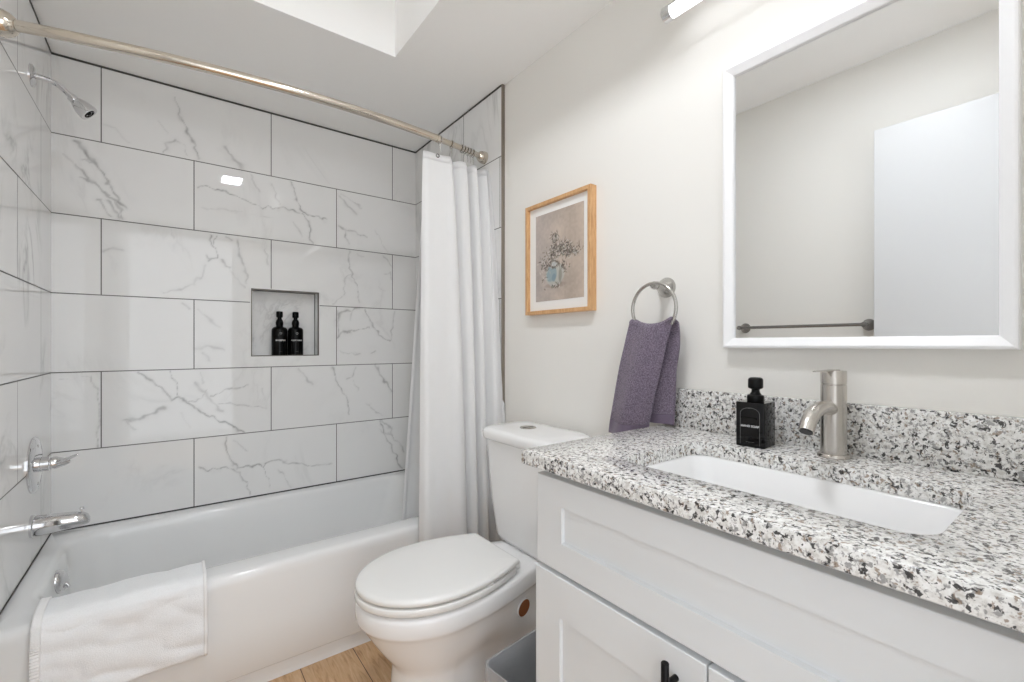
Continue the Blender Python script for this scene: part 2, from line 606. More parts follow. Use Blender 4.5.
def vnoise(x, y, seed):
    xi, yi = np.floor(x).astype(int), np.floor(y).astype(int)
    def h(a, b):
        n = (a * 374761393 + b * 668265263 + seed * 982451653) & 0x7fffffff
        n = ((n ^ (n >> 13)) * 1274126177) & 0x7fffffff
        return ((n ^ (n >> 16)) & 0xffff) / 65535.0
    fx, fy = x - xi, y - yi
    fx, fy = fx * fx * (3 - 2 * fx), fy * fy * (3 - 2 * fy)
    return (h(xi, yi) * (1 - fx) + h(xi + 1, yi) * fx) * (1 - fy) + (h(xi, yi + 1) * (1 - fx) + h(xi + 1, yi + 1) * fx) * fy

def vein_field(x, z):
    """x, z arrays in metres -> vein strength"""
    X, Zz = x * 1000, z * 1000
    jx = (vnoise(X / 22, Zz / 22, 1) - .5) * 16 + (vnoise(X / 7, Zz / 7, 2) - .5) * 3.5
    jz = (vnoise(X / 22, Zz / 22, 3) - .5) * 16 + (vnoise(X / 7, Zz / 7, 4) - .5) * 3.5
    wv = 0.45 + 1.0 * vnoise(X / 35, Zz / 35, 5)
    sv = 0.45 + 0.75 * vnoise(X / 18, Zz / 18, 6)
    out = np.zeros_like(X)
    for wd, st, q in VEINS:
        p = np.array(q, float).reshape(-1, 2)
        lo, hi = p.min(0) - 45, p.max(0) + 45
        k = np.where((X > lo[0]) & (X < hi[0]) & (Zz > lo[1]) & (Zz < hi[1]))[0]
        if not len(k):
            continue
        px, pz = X[k] + jx[k], Zz[k] + jz[k]
        d = np.full(len(k), 1e9)
        for a, b in zip(p, p[1:]):
            ab = b - a
            t = np.clip(((px - a[0]) * ab[0] + (pz - a[1]) * ab[1]) / max(ab @ ab, 1e-6), 0, 1)
            d = np.minimum(d, np.hypot(px - a[0] - t * ab[0], pz - a[1] - t * ab[1]))
        ww = wd * wv[k] * 0.55
        s = 0.85 * st / 100 * sv[k] * (np.exp(-(d / ww) ** 2) + 0.22 * np.exp(-(d / (ww * 3.2)) ** 2))
        out[k] = np.maximum(out[k], s)
    return np.clip(out, 0, 1)

PITCH, TW, GAP = 0.3075, 0.6116, 0.0038
ROWS = [Z1 - PITCH * i for i in range(7)]     # from the ceiling down to the rim

def tile_panel(name, parent, mat, u0, u1, odd, even, to3d, step, hole=None, vein=False, bottom=None):
    """rows of tiles as separate faces with open joints in between"""
    verts, faces, uv = [], [], []
    rows = ROWS[:] if bottom is None else ROWS[:-1] + [bottom]
    for r in range(6):
        zt, zb = rows[r], rows[r + 1]
        if r == 0:
            zt -= 0.006
        zt_, zb_ = zt - GAP / 2, zb + GAP / 2
        base = odd if r % 2 == 0 else even
        seams = sorted([base + k * TW for k in range(-6, 7) if u0 + 0.01 < base + k * TW < u1 - 0.01])
        ed = [u0] + seams + [u1]
        for a, b in zip(ed, ed[1:]):
            a_ = a + GAP / 2 if a != u0 else a
            b_ = b - GAP / 2 if b != u1 else b
            def cuts(lo, hi, extra):
                ks = [lo] + sorted(e for e in extra if lo < e < hi) + [hi]
                res = []
                for p, q in zip(ks, ks[1:]):
                    n = max(1, int(round((q - p) / step)))
                    res += [p + (q - p) * i / n for i in range(n)]
                return res + [hi]
            us = cuts(a_, b_, hole[:2] if hole else ())
            vs = cuts(zb_, zt_, hole[2:] if hole else ())
            i0 = len(verts)
            nu = len(us)
            for z in vs:
                for u in us:
                    verts.append(to3d(u, z))
                    uv.append((u, z))
            for j in range(len(vs) - 1):
                for i in range(nu - 1):
                    cu, cv = (us[i] + us[i + 1]) / 2, (vs[j] + vs[j + 1]) / 2
                    if hole and hole[0] < cu < hole[1] and hole[2] < cv < hole[3]:
                        continue
                    k = i0 + j * nu + i
                    faces.append((k, k + 1, k + nu + 1, k + nu))
    me = bpy.data.meshes.new(name)
    me.from_pydata(verts, [], faces)
    if vein:
        uv = np.array(uv)
        at = me.attributes.new('vein', 'FLOAT', 'POINT')
        at.data.foreach_set('value', vein_field(uv[:, 0], uv[:, 1]).astype(np.float32))
    me.materials.append(mat)
    o = bpy.data.objects.new(name, me)
    COL.objects.link(o)
    o.parent = parent
    return o

hole = (NX0, NX1, NZ0, NZ1)
tile_panel('marble_tiles', wb, M['tile_back'], XL, XR, -0.2245, 0.0815, lambda u, z: (u, YB, z), 0.004, hole, True)
tile_panel('marble_tiles', wl, M['tile_side'], YT, YB, 1.974, 2.280, lambda u, z: (XL, u, z), 0.3)
tile_panel('marble_tiles', wr, M['tile_side'], YT, YB, 1.910, 2.216, lambda u, z: (XR, u, z), 0.3, bottom=0.30)
g = MB()                                      # grout beds, 1.2 mm behind the faces
e = 0.0014
g.box(XL - 0.004, NX0 - 0.004, YB + e, YWB, RIM - 0.02, Z1)
g.box(NX1 + 0.004, XR + 0.004, YB + e, YWB, RIM - 0.02, Z1)
g.box(NX0 - 0.004, NX1 + 0.004, YB + e, YWB, RIM - 0.02, NZ0 - 0.004)
g.box(NX0 - 0.004, NX1 + 0.004, YB + e, YWB, NZ1 + 0.004, Z1)
g.build('grout', M['grout'], wb, smooth=0)
MB().box(XWL, XL - e, YT, YB + 0.01, RIM - 0.02, Z1).build('grout', M['grout'], wl, smooth=0)
MB().box(XR + e, XWR, YT, YB + 0.01, 0.30, Z1).build('grout', M['grout'], wr, smooth=0)
g = MB()
g.box(XL, XR, YB - 0.0015, YB + 0.003, Z1 - 0.008, Z1)
g.box(XL - 0.002, XL + 0.0015, YT, YB, Z1 - 0.008, Z1)
g.box(XR - 0.0015, XR + 0.002, YT, YB, Z1 - 0.008, Z1)
struct(g.build('trim_1', M['caulk'], smooth=0))
g = MB()
g.box(XL, XR, YB - 0.002, YB + 0.003, RIM, RIM + 0.0055)
g.box(XL - 0.002, XL + 0.002, YT, YB, RIM, RIM + 0.0045)
g.box(XR - 0.002, XR + 0.002, 1.69, YB, RIM, RIM + 0.0045)
struct(g.build('trim_2', M['caulk'], smooth=0))
g = MB()
g.box(XR - 0.002, XWR + 0.001, YT - 0.008, YT, 0.0, Z1, 0.001, 1)
struct(g.build('trim_3', M['edgemetal'], smooth=0))
g = MB()
g.box(XWL - 0.001, XL + 0.002, YT - 0.008, YT, 0.0, Z1, 0.001, 1)
struct(g.build('trim_4', M['edgemetal'], smooth=0))

# niche lining: marble back, dark mitred edge
ND = YB + 0.085
n_ = MB()
n_.box(NX0, NX1, ND, ND + 0.012, NZ0, NZ1)
n_.box(NX0 - 0.005, NX0, YB + 0.002, ND + 0.012, NZ0 - 0.005, NZ1 + 0.005)
n_.box(NX1, NX1 + 0.005, YB + 0.002, ND + 0.012, NZ0 - 0.005, NZ1 + 0.005)
n_.box(NX0, NX1, YB + 0.002, ND + 0.012, NZ0 - 0.005, NZ0)
n_.box(NX0, NX1, YB + 0.002, ND + 0.012, NZ1, NZ1 + 0.005)
n_.build('niche_lining', M['tile_side'], wb, smooth=0)
n_ = MB()
for a, b, c, d in ((NX0, NX1, NZ0, NZ0 + 0.004), (NX0, NX1, NZ1 - 0.004, NZ1), (NX0, NX0 + 0.004, NZ0, NZ1), (NX1 - 0.004, NX1, NZ0, NZ1)):
    n_.box(a, b, YB - 0.0012, YB + 0.014, c, d)
n_.build('niche_edge_trim', M['darkmetal'], wb, smooth=0)
n_ = MB()
for a, b, c, d in ((NX0, NX1, NZ0, NZ0 + 0.002), (NX0, NX1, NZ1 - 0.003, NZ1), (NX1 - 0.003, NX1, NZ0, NZ1), (NX0, NX0 + 0.003, NZ0, NZ1)):
    n_.box(a, b, ND - 0.003, ND + 0.001, c, d)
n_.build('niche_grout', M['grout'], wb, smooth=0)

# skirting behind the toilet, door frame, open door
struct(MB().box(XWR - 0.014, XWR, 0.79, YT - 0.01, 0, 0.09, 0.003).build('baseboard_right', M['trim']))
struct(MB().box(XWL, XWL + 0.014, 0.70, 1.60, 0, 0.09, 0.003).build('baseboard_left', M['trim']))
g = MB()
g.box(DX0 - 0.06, DX0, YF, YF + 0.012, 0, DZ + 0.06, 0.002)
g.box(DX1, DX1 + 0.06, YF, YF + 0.012, 0, DZ + 0.06, 0.002)
g.box(DX0, DX1, YF, YF + 0.012, DZ, DZ + 0.06, 0.002)
struct(g.build('trim_5', M['trim']))
dr = MB().box(-0.325, -0.290, -0.105, 0.665, 0.012, 2.091, 0.002, 1).build('door_1', M['door'], smooth=30)
struct(dr, 'flat white door standing open against the left wall', 'door')
h = MB()
h.lathe([(0.026, 0), (0.026, 0.006), (0.010, 0.012), (0.010, 0.045), (0.0, 0.048)], (-0.290, 0.60, 0.93), (1, 0, 0))
h.tube([(-0.252, 0.60, 0.93), (-0.250, 0.55, 0.93), (-0.250, 0.49, 0.928)], [0.010, 0.009, 0.008])
h.build('door_handle', M['nickel'], dr)
# ------------------------------------------------------------------ bathtub
from mathutils import noise as mnoise
from mathutils.bvhtree import BVHTree

tub = empty('bathtub', 'white alcove bathtub with a smooth apron below the marble tiles', 'bathtub', (0.38, 2.05, 0))
TX0, TX1, TY0, TY1 = XL + 0.0005, XR - 0.0005, 1.660, YB - 0.0005
def tr(i_l, i_r, i_f, i_b, r, z):
    return rrect(TX0 + i_l, TX1 - i_r, TY0 + i_f, TY1 - i_b, r, z, 10)
b = MB()
rings = [tr(0, 0, 0.022, 0, 0.003, 0.001), tr(0, 0, 0.024, 0, 0.003, 0.060), tr(0, 0, 0.003, 0, 0.003, 0.063), tr(0, 0, 0.0, 0, 0.003, 0.067),
         tr(0, 0, 0.003, 0, 0.003, 0.20), tr(0, 0, 0.009, 0, 0.004, 0.355), tr(0, 0, 0.011, 0, 0.004, 0.374), tr(0, 0, 0.016, 0, 0.004, 0.384),
         tr(0, 0, 0.025, 0, 0.004, 0.3895), tr(0.001, 0.001, 0.036, 0.001, 0.006, RIM)]
I = (0.047, 0.075, 0.105, 0.048)
def op(d, r, z, extra=(0, 0, 0, 0)):
    return tr(I[0] + d + extra[0], I[1] + d + extra[1], I[2] + d + extra[2], I[3] + d + extra[3], r, z)
rings += [op(-0.004, 0.13, RIM), op(0.004, 0.13, RIM - 0.002), op(0.012, 0.128, RIM - 0.009), op(0.017, 0.126, RIM - 0.022),
          op(0.022, 0.124, 0.30, (0, 0.02, 0, 0)), op(0.032, 0.12, 0.18, (0, 0.06, 0, 0)), op(0.048, 0.115, 0.105, (0, 0.10, 0, 0)),
          op(0.072, 0.11, 0.075, (0, 0.13, 0, 0)), op(0.115, 0.10, 0.064, (0, 0.16, 0, 0)), op(0.18, 0.08, 0.062, (0, 0.18, 0, 0))]
b.loft(rings)
b.build('tub_shell', M['tub'], tub, smooth=50)
# overflow plate and drain
b = MB()
ox = TX0 + I[0] + 0.020
b.lathe([(0.037, -0.006), (0.037, 0.006), (0.035, 0.013), (0.028, 0.019), (0.016, 0.022), (0.0, 0.0225)], (ox, 2.09, 0.333), (1, -0.25, 0.15))
ovf = b.build('overflow_plate', M['chrome'], tub)
b = MB()
b.tube([(ox + 0.018, 2.084, 0.326), (ox + 0.026, 2.081, 0.322), (ox + 0.031, 2.079, 0.312)], [0.005, 0.0045, 0.004], 10)
b.build('trip_lever', M['chrome'], ovf)
MB().lathe([(0.034, -0.004), (0.034, 0.003), (0.024, 0.004), (0.022, 0.001), (0.0, 0.001)], (-0.10, 2.06, 0.0625)).build('drain', M['chrome'], tub)

# ------------------------------------------------------------------ tub fittings on the left wall
s = empty('overhead_shower', 'chrome shower head on a bent arm high on the left tiled wall', 'shower head', (XL, 2.135, 1.996))
MB().lathe([(0.036, 0.0), (0.036, 0.003), (0.030, 0.008), (0.014, 0.011), (0.0, 0.011)], (XL, 2.135, 1.996), (1, 0, 0)).build('flange', M['chrome'], s)
arm = catmull([(XL + 0.004, 2.135, 1.996), (XL + 0.030, 2.135, 1.996), (XL + 0.060, 2.135, 1.988), (XL + 0.082, 2.135, 1.970), (XL + 0.102, 2.135, 1.949)], 6)
MB().tube(arm, 0.0085).build('arm', M['chrome'], s)
hd = (XL + 0.096, 2.135, 1.955)
ax = (0.72, 0.0, -0.70)
MB().lathe([(0.0, -0.004), (0.0125, -0.002), (0.0135, 0.010), (0.0125, 0.013), (0.0165, 0.016), (0.0205, 0.024), (0.0260, 0.040), (0.0285, 0.058), (0.0275, 0.064), (0.022, 0.064), (0.0, 0.062)], hd, ax).build('head', M['chrome'], s)
b = MB()
b.torus(Vector(hd) + Vector(ax).normalized() * 0.0635, 0.0145, 0.0026, ax, 24, 8)
b.lathe([(0.007, 0.060), (0.007, 0.066), (0.0, 0.067)], hd, ax, 16)
b.build('spray_face', M['black'], s)

v = empty('shower_valve', 'round chrome shower valve with a lever handle on left wall', 'valve', (XL, 2.16, 0.713))
MB().lathe([(0.092, 0.0), (0.092, 0.004), (0.086, 0.010), (0.060, 0.013), (0.030, 0.014), (0.0, 0.014)], (XL, 2.16, 0.713), (1, 0, 0), 48).build('escutcheon', M['chrome'], v)
for dz in (-0.062, 0.062):
    MB().lathe([(0.005, 0.010), (0.005, 0.0135), (0.0, 0.014)], (XL, 2.16, 0.713 + dz), (1, 0, 0), 12).build('screw', M['nickel'], v)
MB().lathe([(0.024, 0.012), (0.024, 0.040), (0.021, 0.042), (0.021, 0.056), (0.019, 0.060), (0.013, 0.078), (0.006, 0.090), (0.0, 0.092)], (XL, 2.16, 0.713), (1, 0, 0)).build('stem', M['chrome'], v)
b = MB()
lev = []
for k, (dx, dz, wy, wz) in enumerate(((0.048, -0.002, 0.011, 0.009), (0.065, 0.003, 0.012, 0.008), (0.085, 0.010, 0.014, 0.006), (0.104, 0.018, 0.013, 0.005), (0.112, 0.021, 0.008, 0.003))):
    c = Vector((XL + dx, 2.152 - 0.15 * (dx - 0.048), 0.715 + dz))
    lev.append([c + Vector((0, math.cos(2 * PI * i / 16) * wy, math.sin(2 * PI * i / 16) * wz)) for i in range(16)])
b.loft(lev)
b.build('lever', M['chrome'], v)

t = empty('tub_spout', 'chrome tub spout with a diverter knob above the tub end', 'tub spout', (XL, 2.135, 0.517))
b = MB()
sec = [(0.0, 0.0365, 0.0365, 0.517), (0.006, 0.0365, 0.0365, 0.517), (0.009, 0.033, 0.033, 0.517), (0.06, 0.0315, 0.0305, 0.517), (0.10, 0.029, 0.027, 0.517), (0.125, 0.026, 0.023, 0.516), (0.138, 0.020, 0.017, 0.513), (0.143, 0.010, 0.009, 0.509)]
b.loft([[(XL + dx, 2.135 + math.cos(2 * PI * i / 28) * ry, zc + math.sin(2 * PI * i / 28) * rz) for i in range(28)] for dx, ry, rz, zc in sec])
b.build('body', M['chrome'], t)
MB().lathe([(0.003, -0.004), (0.003, 0.008), (0.0062, 0.010), (0.0062, 0.015), (0.004, 0.018), (0.0, 0.018)], (XL + 0.122, 2.135, 0.538), (0, 0, 1), 16).build('diverter_knob', M['chrome'], t)

# ------------------------------------------------------------------ shower rod, rings, curtain and liner
ROD_Z = 1.960
def rod_pt(x):
    u = (x - (XL + XR) / 2) / ((XR - XL) / 2)
    return Vector((x, 1.648 - 0.020 * u + 0.095 * u * u, ROD_Z))
rod = empty('shower_rod', 'bowed nickel shower rod spanning the alcove above the tub', 'curtain rod', (0.386, 1.72, ROD_Z))
xs = [XL + 0.02 + (XR - XL - 0.04) * i / 60 for i in range(61)]
MB().tube([rod_pt(x) for x in xs if x < 0.878] + [rod_pt(0.878)], 0.0148, 20).build('pole', M['rod'], rod)
MB().tube([rod_pt(0.870)] + [rod_pt(x) for x in xs if x > 0.872], 0.0118, 20).build('inner_pole', M['rod'], rod)
for x, sg in ((XL, 1), (XR, -1)):
    p = rod_pt(x)
    k_ = 1.0 if sg > 0 else 0.78
    MB().lathe([(r_ * k_, h_) for r_, h_ in ((0.035, 0.0), (0.035, 0.008), (0.0335, 0.018), (0.029, 0.029), (0.022, 0.037), (0.017, 0.041), (0.0, 0.041))], p, (sg, -0.2, 0)).build('wall_flange', M['rod'], rod)
MB().tube([rod_pt(x) for x in (0.870, 0.876, 0.882)], 0.0160, 20).build('collar', M['rod'], rod)

ring_x = [0.888, 0.948, 1.003, 1.019, 1.035, 1.051, 1.068]
rnames = ['nickel curtain ring nearest the open middle of the rod', 'nickel curtain ring standing alone, second from the open end of curtain',
          'nickel curtain ring first of the tight cluster by right wall', 'nickel curtain ring second in the tight cluster by right wall',
          'nickel curtain ring in the middle of the tight cluster', 'nickel curtain ring fourth in the tight cluster by right wall',
          'nickel curtain ring closest to the right wall flange']
ring0 = None
for x, lb in zip(ring_x, rnames):
    p = rod_pt(x)
    if ring0 is None:
        b = MB()
        b.torus((p.x, p.y, p.z - 0.002), 0.0160, 0.0021, (1, 0.0, 0), 36, 8)
        b.tube([(p.x, p.y, p.z - 0.018), (p.x, p.y - 0.0005, p.z - 0.028), (p.x, p.y - 0.003, p.z - 0.052)], 0.0013, 8)
        ring0 = b.build('curtain_ring', M['nickel'])
        me = ring0.data
        for vv in me.vertices:
            vv.co -= p
        ring0.location = p
        tag(ring0, lb, 'curtain ring', 'curtain rings on the shower rod')
    else:
        r = ring0.copy()
        COL.objects.link(r)
        r.location = p
        r['label'] = lb

def cloth_panel(top, bot, z0, z1, nz, blend=1.0, wr=0.004, seed=0.0, per=14):
    """cloth hanging from a wavy top line to a wavy bottom line"""
    T, B = catmull(top, per), catmull(bot, per)
    g = []
    for j in range(nz + 1):
        f = j / nz
        k = f ** blend
        row = []
        for i in range(len(T)):
            p = T[i].lerp(B[i], k)
            z = z1 + (z0 - z1) * f
            q = Vector((p.x * 7 + seed, p.y * 7, z * 3.2))
            d = mnoise.noise(q) * wr * (0.25 + f) + mnoise.noise(q * 3.1) * wr * 0.45 * f
            row.append((p.x + d * 0.35, p.y + d, z))
        g.append(row)
    return g

cur = empty('shower_curtain', 'white fabric shower curtain gathered at the right end of the rod', 'shower curtain', (0.96, 1.64, 0.12))
top = [(0.824, 1.678, 0), (0.842, 1.674, 0), (0.872, 1.678, 0), (0.900, 1.676, 0), (0.925, 1.668, 0), (0.938, 1.690, 0), (0.934, 1.728, 0), (0.948, 1.730, 0), (0.972, 1.688, 0), (0.996, 1.680, 0),
       (1.006, 1.700, 0), (1.006, 1.735, 0), (1.020, 1.735, 0), (1.034, 1.690, 0), (1.050, 1.690, 0), (1.056, 1.735, 0), (1.070, 1.738, 0), (1.086, 1.700, 0), (1.100, 1.696, 0), (1.104, 1.712, 0), (1.108, 1.690, 0)]
bot = [(0.770, 1.628, 0), (0.788, 1.594, 0), (0.830, 1.590, 0), (0.890, 1.586, 0), (0.936, 1.570, 0), (0.968, 1.582, 0), (0.964, 1.630, 0), (0.978, 1.632, 0), (0.994, 1.590, 0), (1.014, 1.578, 0),
       (1.027, 1.598, 0), (1.025, 1.636, 0), (1.038, 1.638, 0), (1.050, 1.590, 0), (1.068, 1.580, 0), (1.082, 1.598, 0), (1.080, 1.634, 0), (1.096, 1.628, 0), (1.110, 1.588, 0), (1.128, 1.568, 0), (1.146, 1.535, 0)]
top = [(0.817 + (p[0] - 0.824) * 1.15, p[1] + 0.010, 0) for p in top]
g = cloth_panel(top, bot, 0.115, 1.900, 110, 0.58, 0.006)
g = [[(min(p[0], 1.1365 if p[1] > 1.580 else 1.149), p[1], p[2]) for p in r] for r in g]
b = MB()
b.sheet(g)
o = b.build('curtain_cloth', M['curtain'], cur, smooth=180)
solidify(o, 0.0016)
b = MB()                                        # top band with grommets
gt = [[(p[0], p[1] - 0.0022, p[2]) for p in r] for r in g[:3]]
b.sheet(gt)
solidify(b.build('header_band', M['curtain'], cur, smooth=180), 0.0012)
b = MB()
b.torus((0.871, g[1][56][1] - 0.006, 1.885), 0.0065, 0.0024, (0, 1, 0), 20, 8)
b.build('grommet', M['darknickel'], cur)

lin = empty('curtain_liner', 'pale curtain liner edge hanging inside the tub behind the shower curtain', 'curtain liner', (0.9, 1.80, 0.25))
top = [(0.866, 1.768, 0), (0.874, 1.770, 0), (0.884, 1.776, 0), (0.915, 1.770, 0), (0.95, 1.778, 0), (0.985, 1.770, 0), (1.02, 1.778, 0), (1.06, 1.772, 0), (1.09, 1.776, 0)]
bot = [(0.770, 1.815, 0), (0.792, 1.822, 0), (0.815, 1.832, 0), (0.84, 1.842, 0), (0.875, 1.835, 0), (0.905, 1.845, 0), (0.935, 1.835, 0), (0.965, 1.845, 0), (0.985, 1.84, 0)]
g = cloth_panel(top, bot, 0.22, 1.885, 80, 1.0, 0.004, 3.0)
b = MB()
b.sheet(g)
solidify(b.build('liner_cloth', M['liner'], lin, smooth=180), 0.001)
b = MB()                                        # stitched hem along the free edge
hem = []
for i, row in enumerate(g):
    w_ = 0.0022 * (1 + 0.7 * math.sin(i * 2.1))
    p, q = Vector(row[0]), Vector(row[14])
    d = (q - p).normalized()
    hem.append([tuple(p + d * 0.020 * k + Vector((0, -0.002 - (w_ if k in (1,) else 0), 0))) for k in (0, 0.5, 1)])
b.sheet(hem)
solidify(b.build('stitched_hem', M['liner'], lin, smooth=180), 0.001)

# ------------------------------------------------------------------ white towel over the tub rim
tw = empty('white_bath_towel', 'white terry towel draped over the front rim of the bathtub', 'towel', (-0.10, 1.69, RIM))
path = catmull([(1.646, 0.186), (1.647, 0.24), (1.650, 0.30), (1.655, 0.35), (1.659, 0.378), (1.668, 0.397), (1.690, 0.4035), (1.730, 0.404), (1.765, 0.4035), (1.784, 0.396), (1.792, 0.375), (1.794, 0.33), (1.795, 0.27)] and
               [(1.646, 0.186, 0), (1.647, 0.24, 0), (1.650, 0.30, 0), (1.655, 0.35, 0), (1.659, 0.378, 0), (1.668, 0.397, 0), (1.690, 0.4035, 0), (1.730, 0.404, 0), (1.765, 0.4035, 0), (1.782, 0.396, 0), (1.789, 0.375, 0), (1.791, 0.33, 0), (1.793, 0.27, 0)], 7)
def towel_grid(x0, x1, nx, off, sh=0.0, amp=1.0, cut=0):
    g = []
    for i in range(nx + 1):
        f = i / nx
        row = []
        for j, p in enumerate(path[cut:]):
            x = x0 + (x1 - x0) * f
            hang = max(0.0, (0.39 - p.y) / 0.2) if p.x < 1.70 else 0.0
            x += (f - 0.5) * 0.0 + 0.010 * hang * (1 - 2 * f) * sh
            n1 = mnoise.noise(Vector((x * 9 + 2, p.y * 14, p.x * 10)))
            n2 = mnoise.noise(Vector((x * 5 - p.y * 11, p.y * 16 + x * 5, 4.0)))
            n3 = mnoise.noise(Vector((x * 26, p.y * 24 + p.x * 24, 7.0)))
            h = (0.011 * n2 + 0.004 * n1 + 0.002 * n3) * amp
            if p.x < 1.664:
                row.append((x, p.x - off - abs(h) - 0.002, p.y))
            elif p.x < 1.775:
                row.append((x, p.x, p.y + off + abs(h) * 1.1))
            else:
                row.append((x, p.x + off, p.y))
        g.append(row)
    return g
X0, X1 = -0.283, 0.086
b = MB()
b.sheet(towel_grid(X0, X1, 70, 0.004))
o = b.build('terry_cloth', M['terry_white'], tw, smooth=180)
solidify(o, 0.007)
subsurf(o, 1)
b = MB()                                        # inner layer of the fold, a little longer at the bottom
gi = [[(p[0], p[1] + 0.006, p[2] - 0.006) for p in r[:26]] for r in towel_grid(X0 + 0.006, X1 - 0.003, 40, 0.001, 0, 0.2)]
b.sheet(gi)
o = b.build('under_layer', M['terry_white'], tw, smooth=180)
solidify(o, 0.004)
b = MB()                                        # ribbed woven band along the left edge
gb = towel_grid(X0 - 0.0015, X0 + 0.018, 4, 0.0100, 0, 1.0)
gb2 = []
for r in gb:
    rr = []
    for a, c in zip(r, r[1:]):
        a, c = Vector(a), Vector(c)
        for k in range(4):
            p = a.lerp(c, k / 4)
            up = Vector((0, -1, 0)) if p.z < 0.385 and p.y < 1.70 else Vector((0, 0, 1))
            rr.append(tuple(p + up * (0.0014 * (1 if k < 2 else -1))))
    gb2.append(rr)
b.sheet(gb2)
solidify(b.build('ribbed_band', M['weave_white'], tw, smooth=60), 0.002)
b = MB()
b.sheet(towel_grid(X1 - 0.008, X1 + 0.0012, 2, 0.0098, 0, 1.0))
solidify(b.build('side_hem', M['weave_white'], tw, smooth=180), 0.002)

# ------------------------------------------------------------------ pump bottles in the niche
def niche_bottle(cx, cy, z0, label, word, sub):
    K = 1.07
    o = empty('pump_bottle', label, 'bottle', (cx, cy, z0), 'black pump bottles in the shower niche')
    r = 0.0355
    MB().lathe([(p_, q_ * K) for p_, q_ in [(0.0, 0.0), (r - 0.003, 0.0), (r, 0.003), (r, 0.118), (r - 0.002, 0.125), (r - 0.008, 0.131), (0.016, 0.134), (0.0155, 0.138), (0.0, 0.138)]], (cx, cy, z0), (0, 0, 1), 40).build('bottle_body', M['blackplastic'], o)
    pm = MB().lathe([(p_, q_ * K) for p_, q_ in [(0.0, 0.136), (0.014, 0.137), (0.0165, 0.143), (0.0175, 0.154), (0.0145, 0.164), (0.0095, 0.170), (0.0092, 0.176), (0.0140, 0.1785), (0.0150, 0.182), (0.0150, 0.200), (0.013, 0.205), (0.0, 0.206)]], (cx, cy, z0), (0, 0, 1), 32).build('pump', M['blackplastic'], o)
    # flat lettering a hair in front of the glass, facing the room
    def curved(txt, size, z, mat, name):
        t_ = text_mesh(txt, size, (cx, cy - r - 0.0004, z), (1, 0, 0), (0, 0, 1), mat, o, name, 0.0004)
        for vv in t_.data.vertices:
            a = vv.co.x / r
            vv.co.x = (r + 0.0004) * math.sin(a)
            vv.co.y = -(r + 0.0004) * math.cos(a)
    curved(word, 0.0098 if len(word) < 8 else 0.0092, z0 + 0.076, M['ink'], 'label_text')
    curved(sub, 0.0035, z0 + 0.021, M['greyink'], 'small_print')
    b = MB()
    b.torus((cx, cy - r - 0.0003, z0 + 0.111), 0.0045, 0.0005, (0, 1, 0), 20, 6)
    b.build('emblem', M['ink'], o)
    return o
niche_bottle(0.4300, 2.490, NZ0 + 0.0005, 'left of the two black pump bottles in the wall niche, lettered SHAMPOO', 'SHAMPOO', '- - - - - -')
niche_bottle(0.5030, 2.490, NZ0 + 0.0005, 'right of the two black pump bottles in the wall niche, lettered BODY WASH', 'BODY WASH', '- - - - - -')

# ------------------------------------------------------------------ framed flower print
pf = empty('framed_picture', 'oak framed print of flowers in a vase above the toilet', 'picture', (XWR, 1.231, 1.443))
PY0, PY1, PZ0, PZ1 = 1.057, 1.406, 1.229, 1.653
def frame_loft(y0, y1, z0, z1, prof):
    """prof: (inset, x) pairs swept round a rectangle on the right wall"""
    return [[(x, y0 + i, z0 + i), (x, y1 - i, z0 + i), (x, y1 - i, z1 - i), (x, y0 + i, z1 - i)] for i, x in prof]
b = MB()
b.loft(frame_loft(PY0, PY1, PZ0, PZ1, [(0.0, XWR), (0.0, 1.1225), (0.001, 1.1215), (0.0125, 1.1215), (0.0135, 1.1225), (0.0135, 1.140), (0.0135, XWR)]), False, False)
b.build('oak_frame', M['framewood'], pf, smooth=0)
b = MB()
b.box(1.1365, XWR - 0.002, PY0 + 0.012, PY1 - 0.012, PZ0 + 0.012, PZ1 - 0.012)
b.build('matboard', M['matboard'], pf, smooth=0)
ny, nz = 110, 146
A0, A1, B0, B1 = 1.099, 1.357, 1.278, 1.609
verts, faces, cols = [], [], []
rs = np.random.RandomState(5)
yy, zz = np.meshgrid(np.linspace(0, 1, ny), np.linspace(0, 1, nz))      # yy: 0 at the viewer's left
fl_ = lambda s_, sd: vnoise(yy * s_, zz * s_ * 1.28, sd)
base = np.array([0.735, 0.675, 0.62])
img = np.ones((nz, ny, 3)) * base * (0.93 + 0.12 * fl_(4, 11))[..., None] * (0.97 + 0.06 * fl_(30, 12))[..., None]
img += (np.array([-.02, .0, .03]) * np.clip(1 - yy * 1.4, 0, 1)[..., None])
def over(mask, c):
    global img
    img = img * (1 - mask[..., None]) + np.array(c) * mask[..., None]
def ell(cx, cz, rx, rz, soft=0.12, jit=0.25):
    d = ((yy - cx) / rx) ** 2 + ((zz - cz) / rz) ** 2
    d = d + jit * (fl_(14, 21) - .5)
    return np.clip((1.0 - d) / soft, 0, 1)
over(ell(0.44, 0.17, 0.25, 0.035, 0.5) * 0.30, (0.50, 0.44, 0.40))
over(ell(0.42, 0.29, 0.21, 0.135) * 0.75, (0.72, 0.73, 0.70))
over(ell(0.35, 0.30, 0.12, 0.10, 0.3, 0.8) * 0.9, (0.56, 0.63, 0.655))
over(ell(0.40, 0.25, 0.05, 0.05, 0.4, 0.9) * 0.7, (0.47, 0.56, 0.60))
over(ell(0.54, 0.27, 0.05, 0.10, 0.5, 0.9) * 0.5, (0.45, 0.44, 0.40))
